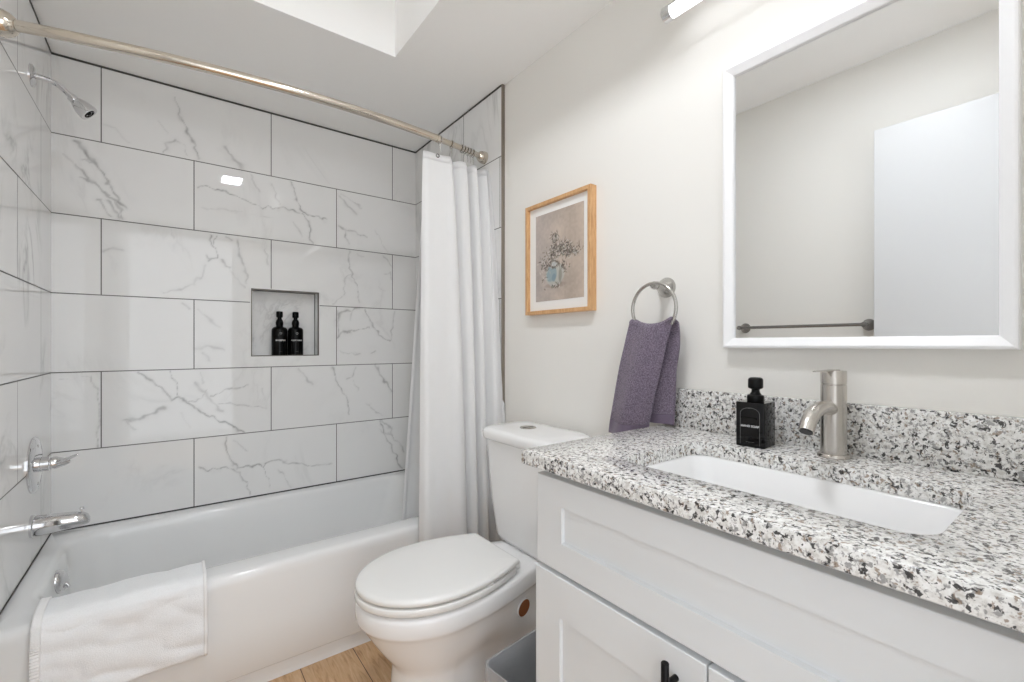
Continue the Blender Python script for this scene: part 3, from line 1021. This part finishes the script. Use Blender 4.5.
for cx, cz, rx, rz, k in ((0.42, 0.40, 0.11, 0.045, 90), (0.38, 0.52, 0.16, 0.09, 140), (0.62, 0.54, 0.20, 0.085, 210), (0.80, 0.50, 0.14, 0.05, 90), (0.42, 0.70, 0.09, 0.06, 70), (0.18, 0.40, 0.09, 0.10, 60), (0.20, 0.26, 0.07, 0.07, 12), (0.62, 0.36, 0.10, 0.07, 26), (0.46, 0.17, 0.14, 0.03, 22), (0.50, 0.60, 0.14, 0.06, 40)):
    for _ in range(k):
        px, pz = rs.normal(cx, rx * .5), rs.normal(cz, rz * .5)
        a = rs.uniform(0, PI)
        L, W_ = rs.uniform(.012, .045), rs.uniform(.004, .010)
        u_ = (yy - px) * math.cos(a) + (zz - pz) * 1.28 * math.sin(a)
        v_ = -(yy - px) * math.sin(a) + (zz - pz) * 1.28 * math.cos(a)
        mk = np.clip(1.3 - ((u_ / L) ** 2 + (v_ / W_) ** 2), 0, 1)
        c = [(0.30, 0.26, 0.24), (0.40, 0.36, 0.32), (0.82, 0.80, 0.77), (0.74, 0.70, 0.67), (0.36, 0.37, 0.33)][rs.choice(5, p=[.28, .24, .20, .14, .14])]
        over(mk * rs.uniform(.45, .9), c)
over(ell(0.40, 0.405, 0.07, 0.03, 0.6, 0.9) * 0.7, (0.80, 0.82, 0.82))
lin_ = np.where(img <= 0.04045, img / 12.92, ((img + 0.055) / 1.055) ** 2.4)
for j in range(nz):
    for i in range(ny):
        verts.append((1.1358, A1 - (A1 - A0) * i / (ny - 1), B0 + (B1 - B0) * j / (nz - 1)))
for j in range(nz - 1):
    for i in range(ny - 1):
        k = j * ny + i
        faces.append((k, k + 1, k + ny + 1, k + ny))
me = bpy.data.meshes.new('flower_print')
me.from_pydata([Vector(p) - Vector(pf.location) for p in verts], [], faces)
at = me.color_attributes.new('ink', 'FLOAT_COLOR', 'POINT')
at.data.foreach_set('color', np.concatenate([lin_.reshape(-1, 3), np.ones((ny * nz, 1))], 1).astype(np.float32).ravel())
m = new_mat('flower_print_paper', rough=0.7)
n = NT(m)
n.color(n.node('ShaderNodeAttribute', attribute_name='ink').outputs['Color'])
me.materials.append(m)
o = bpy.data.objects.new('flower_print', me)
COL.objects.link(o)
o.parent = pf

# ------------------------------------------------------------------ towel ring and purple towel
RC = Vector((1.080, 0.778, 1.214))
RR = 0.0715
tr_ = empty('towel_ring', 'brushed nickel towel ring on the wall beside the mirror', 'towel ring', (XWR, 0.775, 1.279))
MB().lathe([(0.029, 0.0), (0.029, 0.004), (0.026, 0.010), (0.018, 0.022), (0.011, 0.036), (0.008, 0.048), (0.0, 0.050)], (XWR, 0.784, 1.279), (-1, 0, 0)).build('mount', M['nickel'], tr_)
MB().lathe([(0.0, 0.0), (0.008, 0.002), (0.0115, 0.010), (0.0115, 0.016), (0.008, 0.024), (0.0, 0.026)], (1.106, 0.783, 1.281), (-1, 0, 0)).build('knuckle', M['nickel'], tr_)
b = MB()
b.torus(RC, RR, 0.0048, (1, 0, 0), 64, 12)
b.build('ring', M['nickel'], tr_)

ht = empty('hand_towel', 'purple terry hand towel hanging through the towel ring', 'towel', (1.08, 0.80, 1.15))
def purple(s, v):
    """s 0..1 from the viewer's left to right, v 0 front hem .. 1 back hem"""
    def lerp(a, b, t):
        return a + (b - a) * t
    zt = RC.z - math.sqrt(max(RR ** 2 - (0.048 * (2 * s - 1)) ** 2, 0.0009)) + 0.017
    if v < 0.46:
        t = v / 0.46                       # front flap, bottom to top
        y = lerp(lerp(0.917, 0.792, s), lerp(0.852, 0.718, s), t ** 1.1)
        z = lerp(0.850 if s < 0.9 else 0.850, zt, t)
        x = lerp(1.048, 1.066, t ** 2) + 0.010 * math.sin(s * 7.5 + 0.8) * (1 - 0.55 * t) - 0.014 * (1 - t) * math.sin(s * PI)
        if s > 0.86:
            x += (s - 0.86) * 0.10
    elif v < 0.54:
        t = (v - 0.46) / 0.08              # over the wire
        y = lerp(lerp(0.852, 0.718, s), lerp(0.846, 0.714, s), t)
        a = PI * t
        x = 1.080 - 0.0135 * math.cos(a)
        z = zt + 0.0085 * math.sin(a)
    else:
        t = (v - 0.54) / 0.46              # back flap, top to bottom
        bulge = math.sin(min(t * 2.2, 1) * PI) * 0.010
        y = lerp(lerp(0.846, 0.714, s) - (bulge if s > .5 else 0) * (s - .5) * 2, lerp(0.865, 0.728, s), t)
        z = lerp(zt, 0.893 if y < 0.80 else 0.888, t)
        x = 1.0935 + 0.008 * math.sin(s * 6 + 2) + 0.010 * t * (1 - s)
    q = Vector((y * 22, z * 12, v * 3))
    d = mnoise.noise(q) * 0.004
    return (x + d, y + d * 0.4, z)
ns, nv = 40, 120
def pgrid(v0, v1, nv_, push=0.0):
    g = []
    for j in range(nv_ + 1):
        vv = v0 + (v1 - v0) * j / nv_
        row = []
        for i in range(ns + 1):
            p = Vector(purple(i / ns, vv))
            p.x += push
            row.append(tuple(p))
        g.append(row)
    return g
b = MB()
b.sheet(pgrid(0.055, 0.955, nv))
o = b.build('terry_cloth', M['terry_purple'], ht, smooth=180)
solidify(o, 0.010)
subsurf(o, 1)
b = MB()
b.sheet(pgrid(0.0, 0.058, 8))
b.sheet(pgrid(0.952, 1.0, 8))
o = b.build('woven_hem', M['weave_purple'], ht, smooth=180)
solidify(o, 0.007)

# ------------------------------------------------------------------ wall mirror
mi = empty('wall_mirror', 'rectangular mirror with a wide white frame above the vanity sink', 'mirror', (XWR, 0.35, 1.46))
MY0, MY1, MZ0, MZ1 = 0.096, 0.603, 1.106, 1.814
b = MB()
b.loft(frame_loft(MY0, MY1, MZ0, MZ1, [(0.0, XWR), (0.0, 1.1255), (0.0015, 1.1235), (0.0055, 1.1225), (0.0070, 1.1230), (0.0225, 1.131), (0.0245, 1.1335), (0.0245, 1.141), (0.0245, XWR)]), False, False)
b.build('bevelled_frame', M['mirrorframe'], mi, smooth=0)
MB().box(1.1385, 1.146, MY0 + 0.020, MY1 - 0.020, MZ0 + 0.020, MZ1 - 0.020).build('mirror_glass', M['mirror'], mi, smooth=0)

# ------------------------------------------------------------------ lamps
vl = empty('vanity_light', 'slim nickel light bar glowing on the wall above the mirror', 'lamp', (XWR, 0.357, 2.008))
LY0, LY1, LX, LZ = -0.026, 0.738, 1.075, 2.008
MB().tube([(LX, LY0 + 0.02, LZ), (LX, LY1 - 0.020, LZ)], 0.0175, 24).build('diffuser', M['vanity_glow'], vl)
for y0, y1 in ((LY0, LY0 + 0.024), (LY1 - 0.024, LY1)):
    MB().lathe([(0.0, 0.0), (0.0195, 0.0), (0.0205, 0.001), (0.0205, 0.023), (0.0195, 0.024), (0.0, 0.024)], (LX, y0, LZ), (0, 1, 0)).build('end_cap', M['chrome'], vl)
b = MB()
arc = [math.radians(a) for a in range(15, 172, 8)]
outer = [(LX + 0.0205 * math.cos(a), LZ + 0.0205 * math.sin(a)) for a in arc]
inner = [(LX + 0.0182 * math.cos(a), LZ + 0.0182 * math.sin(a)) for a in arc[::-1]]
pr_ = outer + inner
b.loft([[(x, y, z) for x, z in pr_] for y in (LY0 + 0.02, LY1 - 0.02)])
b.build('channel', M['chrome'], vl)
b = MB()
b.box(1.134, XWR, 0.287, 0.427, 1.975, 2.045, 0.004)
b.tube([(1.137, 0.32, 2.018), (LX + 0.012, 0.32, 2.018)], 0.006, 12)
b.tube([(1.137, 0.394, 2.018), (LX + 0.012, 0.394, 2.018)], 0.006, 12)
b.build('wall_plate', M['chrome'], vl)

cl = empty('ceiling_light', 'small rectangular light panel in the raised part of the ceiling', 'lamp', (0.397, 0.57, Z2))
b = MB()
b.loft([[(0.320 + i, 0.458 + i, z), (0.474 - i, 0.458 + i, z), (0.474 - i, 0.682 - i, z), (0.320 + i, 0.682 - i, z)] for i, z in ((0, Z2 + 0.001), (0, Z2 - 0.012), (0.002, Z2 - 0.014), (0.010, Z2 - 0.014), (0.012, Z2 - 0.010), (0.012, Z2 + 0.001))], False, False)
b.build('panel_frame', M['trim'], cl, smooth=0)
MB().box(0.331, 0.463, 0.469, 0.671, Z2 - 0.011, Z2).build('diffuser', M['ceiling_glow'], cl, smooth=0)

# ------------------------------------------------------------------ towel bar on the left wall (seen in the mirror)
tb = empty('towel_bar', 'nickel towel bar on the painted left wall, showing in the mirror', 'towel bar', (XWL, 0.99, 1.207))
for y in (0.705, 1.285):
    MB().lathe([(0.028, 0.0), (0.028, 0.004), (0.025, 0.010), (0.016, 0.026), (0.011, 0.044), (0.0115, 0.060), (0.0125, 0.066), (0.012, 0.080), (0.0, 0.084)], (XWL, y, 1.207), (1, 0, 0)).build('post', M['darknickel'], tb)
MB().tube([(XWL + 0.070, 0.705, 1.207), (XWL + 0.070, 1.285, 1.207)], 0.008, 16).build('bar', M['darknickel'], tb)
# ------------------------------------------------------------------ toilet
TCY = 1.225
toi = empty('toilet', 'white two-piece toilet with closed lid between tub and vanity', 'toilet', (0.75, TCY, 0))
def egg(xf, xb, hw, z, xm=0.62, taper=0.0, pf=2.0, pb=3.4, n=96, notch=0.0):
    pts = []
    for k in range(n):
        t = 2 * PI * k / n
        c, s_ = math.cos(t), math.sin(t)
        sg = 1 if s_ >= 0 else -1
        if c < 0:
            x = xm - (xm - xf) * abs(c) ** (2 / pf)
            y = hw * sg * abs(s_) ** (2 / pf)
        else:
            x = xm + (xb - xm) * c ** (2 / pb)
            y = hw * sg * abs(s_) ** (2 / pb)
            f = (x - xm) / (xb - xm)
            f = f * f * (3 - 2 * f)
            y *= 1 - taper * f
            if notch:
                y *= 1 - notch * math.exp(-((x - 0.765) / 0.045) ** 2)
        pts.append((x, TCY + y, z))
    return pts
b = MB()
R_ = [egg(0.497, 1.02, 0.118, 0.0, 0.64, 0.10, 2.2, 4.5, notch=.35), egg(0.495, 1.02, 0.119, 0.012, 0.64, 0.10, 2.2, 4.5, notch=.35), egg(0.500, 1.02, 0.113, 0.09, 0.64, 0.08, 2.2, 4.5, notch=.35),
      egg(0.506, 1.025, 0.109, 0.17, 0.64, 0.05, 2.2, 4.5, notch=.33), egg(0.507, 1.03, 0.108, 0.195, 0.64, 0.05, 2.2, 4.5, notch=.28), egg(0.502, 1.035, 0.113, 0.212, 0.64, 0.08, 2.15, 4.5, notch=.22),
      egg(0.488, 1.04, 0.122, 0.230, 0.64, 0.14, 2.1, 4.2, notch=.16), egg(0.470, 1.045, 0.133, 0.254, 0.635, 0.24, 2.05, 4, notch=.08), egg(0.450, 1.05, 0.145, 0.284, 0.63, 0.36, 2, 3.8),
      egg(0.432, 1.06, 0.156, 0.314, 0.625, 0.42, 2, 3.6), egg(0.420, 1.07, 0.164, 0.335, 0.62, 0.42, 2, 3.4), egg(0.411, 1.08, 0.171, 0.348, 0.62, 0.40, 2, 3.4),
      egg(0.4045, 1.082, 0.1770, 0.355, 0.62, 0.38, 2, 3.4), egg(0.4025, 1.084, 0.1790, 0.361, 0.62, 0.38, 2, 3.4), egg(0.402, 1.085, 0.1795, 0.378, 0.62, 0.38), egg(0.402, 1.085, 0.1795, 0.394, 0.62, 0.38), egg(0.405, 1.083, 0.1765, 0.4035, 0.62, 0.38), egg(0.413, 1.076, 0.169, 0.4075, 0.62, 0.38), egg(0.45, 1.05, 0.135, 0.408, 0.62, 0.38)]
b.loft(R_)
b.bm.normal_update()
tree = BVHTree.FromBMesh(b.bm)
bowl = b.build('bowl', M['porcelain'], toi, smooth=60)

# side access hole with its brown inside
hit = tree.ray_cast(Vector((0.885, 0.7, 0.288)), Vector((0, 1, 0)))
hy = hit[0].y if hit[0] else TCY - 0.11
nrm = hit[1] if hit[0] else Vector((0, -1, 0))
if nrm.y > 0:
    nrm = -nrm
def oval(c, nrm, r1, r2, tilt, prof, n=32):
    a = Vector((0, 0, 1)); a = (a - nrm * a.dot(nrm)).normalized()
    bb = nrm.cross(a)
    e1 = a * math.cos(tilt) + bb * math.sin(tilt)
    e2 = -a * math.sin(tilt) + bb * math.cos(tilt)
    return [[Vector(c) + nrm * h + e1 * math.cos(2 * PI * k / n) * (r1 + d) + e2 * math.sin(2 * PI * k / n) * (r2 + d) for k in range(n)] for d, h in prof]
print('HOLE', hit, nrm)
hc = (0.885, hy, 0.288)
MB().loft(oval(hc, nrm, 0.026, 0.030, -0.35, [(0.003, -0.008), (0.003, 0.0035), (0.0015, 0.0048), (0.0, 0.0045), (0.0, -0.008)]), False, False).build('access_rim', M['porcelain'], toi)
MB().loft(oval(hc, nrm, 0.0258, 0.0298, -0.35, [(0.0, -0.008), (0.0, 0.0036), (-0.004, 0.0030)])).build('access_cap', M['hole'], toi)

def lid_ring(i, z, xf, xb, hw, xm=0.625, n=48, rc=0.007):
    pts = []
    xf, xb, hw = xf + i, xb - i, hw - i
    rc = max(rc - i, 0.003)
    half = []
    for k in range(n + 1):                                   # front arc from the near side round to the far side
        t = PI / 2 + PI * k / n
        half.append((xm + (xm - xf) * math.cos(t), hw * math.sin(t)))
    def side(x):
        f = (x - xm) / (xb - xm)
        return hw * (1 - 0.315 * f * f)
    back = []
    for k in range(1, 9):
        x = xm + (xb - rc - xm) * k / 8
        back.append((x, side(x)))
    ye = side(xb - rc)
    cor = [(xb - rc + rc * math.sin(a), ye - rc + rc * math.cos(a)) for a in (PI / 8, PI / 4, 3 * PI / 8, PI / 2)]
    up = back + cor                                           # far side to rear corner (y positive)
    low = [(x, -y) for x, y in up]
    ring = half + low + up[::-1]
    return [(x, TCY + y, z) for x, y in ring]
XF, XB, HW = 0.402, 0.857, 0.1775
b = MB()
b.loft([lid_ring(0.020, 0.4395, XF, XB, HW), lid_ring(0.0015, 0.4395, XF, XB, HW), lid_ring(0.0, 0.441, XF, XB, HW), lid_ring(0.0, 0.449, XF, XB, HW), lid_ring(0.0015, 0.4525, XF, XB, HW), lid_ring(0.006, 0.4555, XF, XB, HW), lid_ring(0.014, 0.4570, XF, XB, HW), lid_ring(0.05, 0.4585, XF, XB, HW), lid_ring(0.11, 0.459, XF, XB, HW)])
b.build('seat_lid', M['seat'], toi, smooth=50)
b = MB()
sx = XB - 0.012
sr = [lid_ring(i, z, XF - 0.002, sx, HW + 0.001) for i, z in ((0.012, 0.4145), (0.0015, 0.4145), (0.0, 0.416), (0.0, 0.4300), (0.001, 0.4318), (0.004, 0.4330), (0.012, 0.4330), (0.06, 0.4330), (0.064, 0.43), (0.064, 0.416), (0.06, 0.4145), (0.012, 0.4145))]
b.loft(sr, False, False)
bmesh.ops.remove_doubles(b.bm, verts=b.bm.verts[:], dist=1e-6)
b.build('seat', M['seat'], toi, smooth=50)
for y in (TCY - 0.078, TCY + 0.078):
    b = MB()
    b.box(0.846, 0.884, y - 0.018, y + 0.018, 0.407, 0.430, 0.005)
    b.tube([(0.866, y - 0.024, 0.432), (0.866, y + 0.024, 0.432)], 0.0085, 14)
    b.build('hinge', M['seat'], toi)
for dy in (-1, 1):
    for px, pyy in ((0.50, 0.094), (0.72, 0.160)):
        b = MB()
        b.box(px - 0.012, px + 0.012, TCY + dy * pyy - 0.006, TCY + dy * pyy + 0.006, 0.4328, 0.4398, 0.001, 1)
        b.build('bumper', M['seat'], toi)
def trect(x0, x1, hw, r, z):
    return rrect(x0, x1, TCY - hw, TCY + hw, r, z, 10)
b = MB()
b.loft([trect(0.962, 1.100, 0.145, 0.05, 0.4095), trect(0.952, 1.112, 0.156, 0.055, 0.414), trect(0.946, 1.118, 0.163, 0.058, 0.428), trect(0.942, 1.120, 0.167, 0.058, 0.46), trect(0.933, 1.122, 0.175, 0.055, 0.55), trect(0.922, 1.124, 0.181, 0.058, 0.67), trect(0.915, 1.124, 0.185, 0.058, 0.776)])
b.build('tank', M['porcelain'], toi, smooth=50)
b = MB()
b.loft([trect(0.909, 1.128, 0.190, 0.06, 0.7745), trect(0.905, 1.130, 0.194, 0.062, 0.777), trect(0.903, 1.131, 0.196, 0.062, 0.783), trect(0.902, 1.132, 0.197, 0.062, 0.797), trect(0.904, 1.131, 0.195, 0.062, 0.806), trect(0.911, 1.127, 0.189, 0.06, 0.8115), trect(0.925, 1.115, 0.176, 0.052, 0.8140), trect(0.97, 1.08, 0.13, 0.03, 0.815)])
lidt = b.build('tank_lid', M['porcelain'], toi, smooth=50)
bx, by = 1.025, 1.268
MB().lathe([(0.030, -0.002), (0.030, 0.002), (0.028, 0.0035), (0.0265, 0.003), (0.0, 0.0035)], (bx, by, 0.8148), (0, 0, 1), 36).build('flush_button', M['nickel'], lidt)
MB().box(bx - 0.024, bx + 0.024, by - 0.0007, by + 0.0007, 0.8180, 0.8187).build('button_split', M['black'], lidt, smooth=0)

# ------------------------------------------------------------------ vanity cabinet
CX = 0.655                                     # face of the carcass
VY0, VY1 = -0.030, 0.757
va = empty('vanity_cabinet', 'white shaker vanity cabinet with black bar handles under the granite top', 'cabinet', (0.90, 0.362, 0))
b = MB()
b.box(CX, XWR - 0.001, VY0 + 0.002, VY0 + 0.018, 0.0, 0.8545, 0.0005, 1)
b.box(CX, XWR - 0.001, VY1 - 0.018, VY1 - 0.002, 0.0, 0.8545, 0.0005, 1)
b.box(CX + 0.06, XWR - 0.001, VY0 + 0.018, VY1 - 0.018, 0.09, 0.106)
b.box(CX + 0.06, CX + 0.075, VY0 + 0.018, VY1 - 0.018, 0.0, 0.09)
b.box(XWR - 0.012, XWR - 0.001, VY0 + 0.018, VY1 - 0.018, 0.0, 0.8545)
b.box(CX, CX + 0.018, VY0 + 0.018, VY1 - 0.018, 0.63, 0.8545)
b.box(CX, CX + 0.018, 0.345, 0.382, 0.09, 0.63)
b.box(CX, CX + 0.018, VY0 + 0.018, VY1 - 0.018, 0.09, 0.115)
b.build('carcass', M['cabinet'], va, smooth=0)
def shaker(y0, y1, z0, z1, st, rt, rb, name, d=0.0205):
    xf = CX - 0.0005 - d
    def rg(iy0, iy1, it, ib, x):
        return [(x, y0 + iy0, z0 + ib), (x, y1 - iy1, z0 + ib), (x, y1 - iy1, z1 - it), (x, y0 + iy0, z1 - it)]
    e = 0.002
    b = MB()
    b.loft([rg(0, 0, 0, 0, CX - 0.0005), rg(0, 0, 0, 0, xf + e), rg(e * .3, e * .3, e * .3, e * .3, xf + e * .3), rg(e, e, e, e, xf),
            rg(st, st, rt, rb, xf), rg(st + .0012, st + .0012, rt + .0025, rb + .003, xf + 0.0075), ])
    return b.build(name, M['cabinet'], va, smooth=0)
shaker(VY0 + 0.003, VY1 - 0.004, 0.6485, 0.837, 0.076, 0.0545, 0.0600, 'drawer_front')
dl = shaker(0.3655, VY1 + 0.001, 0.100, 0.6385, 0.0755, 0.083, 0.083, 'door')
drr = shaker(VY0 - 0.001, 0.3620, 0.100, 0.6385, 0.0755, 0.083, 0.083, 'door')
for y, par in ((0.4150, dl), (0.3125, drr)):
    b = MB()
    b.tube([(0.605, y, 0.493), (0.605, y, 0.494), (0.605, y, 0.626), (0.605, y, 0.627)], [0.0055, 0.0062, 0.0062, 0.0055], 16)
    for z in (0.5285, 0.5915):
        b.tube([(0.6052, y, z), (0.6345, y, z)], 0.0052, 14)
    b.build('bar_handle', M['black'], par)

# ------------------------------------------------------------------ countertop, splash, basin
CT0, CT1 = 0.8555, 0.885
KY0, KY1 = -0.060, 0.782
SX0, SX1, SY0, SY1 = 0.716, 0.999, 0.128, 0.600
def crr(x0, x1, y0, y1, r, z):
    return rrect(x0, x1, y0, y1, r, z, 9)
b = MB()
xo, xi = 0.6115, XWR - 0.0005
b.loft([crr(SX0, SX1, SY0, SY1, 0.042, CT0), crr(SX0, SX1, SY0, SY1, 0.042, CT1 - 0.002), crr(SX0 - .0007, SX1 + .0007, SY0 - .0007, SY1 + .0007, 0.0425, CT1 - 0.0006), crr(SX0 - .002, SX1 + .002, SY0 - .002, SY1 + .002, 0.044, CT1),
        crr(xo + .0025, xi, KY0 + .0025, KY1 - .0025, 0.004, CT1), crr(xo + .0007, xi, KY0 + .0007, KY1 - .0007, 0.004, CT1 - .0007), crr(xo, xi, KY0, KY1, 0.004, CT1 - .0025), crr(xo, xi, KY0, KY1, 0.004, CT0 + .001), crr(xo + .001, xi, KY0 + .001, KY1 - .001, 0.004, CT0), crr(SX0, SX1, SY0, SY1, 0.042, CT0)], False, False)
bmesh.ops.remove_doubles(b.bm, verts=b.bm.verts[:], dist=1e-6)
tag(b.build('countertop', M['granite'], smooth=30), 'speckled granite countertop with a rectangular cutout on the white vanity', 'countertop')
b = MB().box(1.132, XWR - 0.0005, KY0, 0.758, CT1 + 0.0002, 0.991, 0.0015, 2)
tag(b.build('backsplash', M['granite'], smooth=30), 'low granite upstand along the wall behind the faucet', 'backsplash')

si = empty('sink', 'white rectangular undermount sink set in the granite top', 'sink', (0.857, 0.364, 0.72))
b = MB()
Zb = CT0 - 0.0003
b.loft([crr(SX0 - .022, SX1 + .022, SY0 - .022, SY1 + .022, 0.055, Zb - 0.012), crr(SX0 - .022, SX1 + .022, SY0 - .022, SY1 + .022, 0.055, Zb), crr(SX0 - .001, SX1 + .001, SY0 - .001, SY1 + .001, 0.042, Zb), crr(SX0 + .004, SX1 - .004, SY0 + .004, SY1 - .004, 0.04, Zb - 0.005),
        crr(SX0 + .010, SX1 - .010, SY0 + .012, SY1 - .012, 0.042, Zb - 0.05), crr(SX0 + .018, SX1 - .018, SY0 + .022, SY1 - .022, 0.044, Zb - 0.10), crr(SX0 + .034, SX1 - .034, SY0 + .040, SY1 - .040, 0.045, Zb - 0.125), crr(SX0 + .06, SX1 - .06, SY0 + .075, SY1 - .075, 0.04, Zb - 0.132), crr(SX0 + .11, SX1 - .11, SY0 + .2, SY1 - .2, 0.02, Zb - 0.137)], False, True)
o = b.build('basin', M['porcelain'], si, smooth=50)
MB().lathe([(0.022, -0.002), (0.022, 0.0025), (0.017, 0.0035), (0.015, 0.001), (0.0, 0.002)], (0.857, 0.364, Zb - 0.1370), (0, 0, 1), 28).build('drain', M['nickel'], si)

fa = empty('faucet', 'brushed nickel single-hole faucet behind the sink', 'faucet', (1.083, 0.350, CT1))
fx, fy = 1.083, 0.347
MB().lathe([(0.0, 0.0002), (0.0285, 0.0002), (0.0285, 0.003), (0.027, 0.006), (0.0245, 0.008), (0.0, 0.008)], (fx, fy, CT1), (0, 0, 1), 40).build('base_ring', M['brushed'], fa)
MB().lathe([(0.0, 0.007), (0.0226, 0.007), (0.0226, 0.1465), (0.0216, 0.1475), (0.0, 0.1475)], (fx, fy, CT1), (0, 0, 1), 48).build('body', M['brushed'], fa)
MB().lathe([(0.0, 0.147), (0.0210, 0.147), (0.0210, 0.1492), (0.0226, 0.150), (0.0226, 0.1750), (0.0218, 0.1762), (0.0, 0.1762)], (fx, fy, CT1), (0, 0, 1), 48).build('handle_cap', M['brushed'], fa)
b = MB()
lv = []
for x, w_, z0, z1 in ((fx + 0.012, 0.0080, 0.1757, 0.1782), (fx - 0.020, 0.0075, 0.1757, 0.1784), (fx - 0.045, 0.0060, 0.1759, 0.1784), (fx - 0.094, 0.0045, 0.1766, 0.1786), (fx - 0.098, 0.003, 0.1770, 0.1782)):
    lv.append([(x, fy - w_, CT1 + z0), (x, fy + w_, CT1 + z0), (x, fy + w_, CT1 + z1), (x, fy - w_, CT1 + z1)])
b.loft(lv)
b.build('lever', M['brushed'], fa, smooth=30)
sp = catmull([(fx - 0.012, fy, CT1 + 0.098), (fx - 0.045, fy, CT1 + 0.1045), (fx - 0.080, fy, CT1 + 0.103), (fx - 0.106, fy, CT1 + 0.096), (fx - 0.125, fy, CT1 + 0.083), (fx - 0.137, fy, CT1 + 0.067)], 8)
MB().tube(sp, 0.0135, 24).build('spout', M['brushed'], fa)
MB().lathe([(0.0112, 0.0), (0.0112, 0.0012), (0.0, 0.0012)], sp[-1], (sp[-1] - sp[-2]).normalized(), 20).build('aerator', M['black'], fa)

# ------------------------------------------------------------------ soap dispenser
th = 0.07
e1, e2 = Vector((math.sin(th), -math.cos(th), 0)), Vector((math.cos(th), math.sin(th), 0))
SO = Vector((1.030, 0.521, CT1 + 0.0003)) + e1 * 0.0305 + e2 * 0.0315
so = empty('soap_dispenser', 'square black glass soap dispenser lettered HAND SOAP beside the faucet', 'soap dispenser', tuple(SO))
def sq(h1, h2, r, z):
    return [tuple(SO + e1 * p[0] + e2 * p[1] + Vector((0, 0, z))) for p in rrect(-h1, h1, -h2, h2, r, 0, 3)]
b = MB()
b.loft([sq(0.0295, 0.0305, 0.002, 0.0), sq(0.0305, 0.0315, 0.0025, 0.001), sq(0.0305, 0.0315, 0.0025, 0.098), sq(0.0297, 0.0307, 0.0022, 0.0995)])
b.build('glass_bottle', M['blackglass'], so, smooth=40)
MB().lathe([(0.0, 0.0993), (0.0172, 0.0993), (0.0177, 0.1003), (0.0177, 0.111), (0.0168, 0.114), (0.0124, 0.1155), (0.0088, 0.121), (0.0080, 0.126), (0.0100, 0.128), (0.0148, 0.1300), (0.0156, 0.1325), (0.0156, 0.1485), (0.0140, 0.1520), (0.0108, 0.1540), (0.0, 0.1545)], SO, (0, 0, 1), 32).build('pump', M['black'], so)
fo = SO - e2 * 0.0319
text_mesh('HAND SOAP', 0.0068, fo + Vector((0, 0, 0.0465)), e1, (0, 0, 1), M['ink'], so, 'label_text', 0.00015)
text_mesh('- - -', 0.0042, fo + Vector((0, 0, 0.0865)), e1, (0, 0, 1), M['ink'], so, 'emblem')
text_mesh('- - - - - - -', 0.0042, fo + Vector((0, 0, 0.0115)), e1, (0, 0, 1), M['ink'], so, 'small_print')
b = MB()
hwid, lw = 0.0205, 0.00035
arch = [(-hwid, 0.005)] + [(-hwid, 0.070)] + [(hwid * math.cos(a), 0.074 + 0.0135 * math.sin(a)) for a in [PI - PI * k / 20 for k in range(21)]] + [(hwid, 0.070), (hwid, 0.005)]
for p, q in zip(arch, arch[1:]):
    d = Vector((q[0] - p[0], q[1] - p[1]))
    if d.length < 1e-6:
        continue
    nn = Vector((-d.y, d.x)).normalized() * lw
    b.bm.faces.new([b.bm.verts.new(fo + e1 * a + Vector((0, 0, c))) for a, c in ((p[0] + nn.x, p[1] + nn.y), (q[0] + nn.x, q[1] + nn.y), (q[0] - nn.x, q[1] - nn.y), (p[0] - nn.x, p[1] - nn.y))])
b.build('label_arch', M['greyink'], so, smooth=0)

# ------------------------------------------------------------------ waste basket
BZ = 0.285
wbn = empty('waste_basket', 'small open waste basket with a clear bag between toilet and vanity', 'waste basket', (0.80, 0.93, 0))
def bn(h1, h2, r, z, c=(0.793, 0.918)):
    a = 0.12
    return [(c[0] + p[0] * math.cos(a) - p[1] * math.sin(a), c[1] + p[0] * math.sin(a) + p[1] * math.cos(a), z) for p in rrect(-h1, h1, -h2, h2, r, 0, 6)]
b = MB()
b.loft([bn(0.105, 0.065, 0.02, 0.0005), bn(0.108, 0.068, 0.022, 0.004), bn(0.134, 0.088, 0.025, BZ - 0.004), bn(0.1345, 0.0885, 0.025, BZ - 0.001), bn(0.1325, 0.0865, 0.024, BZ - 0.001), bn(0.106, 0.066, 0.02, 0.008)])
b.build('bin_body', M['bin'], wbn, smooth=50)
b = MB()
rg = []
for h, z, wv in ((0.1368, BZ - 0.075, 0.003), (0.1378, BZ - 0.03, 0.002), (0.1372, BZ + 0.001, 0.0004), (0.1345, BZ + 0.0028, 0.0002), (0.1305, BZ + 0.001, 0.0006), (0.124, BZ - 0.05, 0.006), (0.112, BZ - 0.14, 0.008), (0.100, BZ - 0.22, 0.008)):
    rr = bn(h, h - 0.046, 0.025, z)
    rr2 = []
    for k in range(len(rr)):
        p, q = Vector(rr[k]), Vector(rr[(k + 1) % len(rr)])
        for i in range(4):
            c = p.lerp(q, i / 4)
            d = mnoise.noise(Vector((c.x * 45, c.y * 45, z * 22)))
            dirn = (Vector((c.x, c.y, 0)) - Vector((0.793, 0.918, 0))).normalized()
            rr2.append(tuple(c + dirn * d * wv + Vector((0, 0, d * wv * 0.5))))
    rg.append(rr2)
b.loft(rg, False, True)
b.build('clear_bag', M['bag'], wbn, smooth=60)
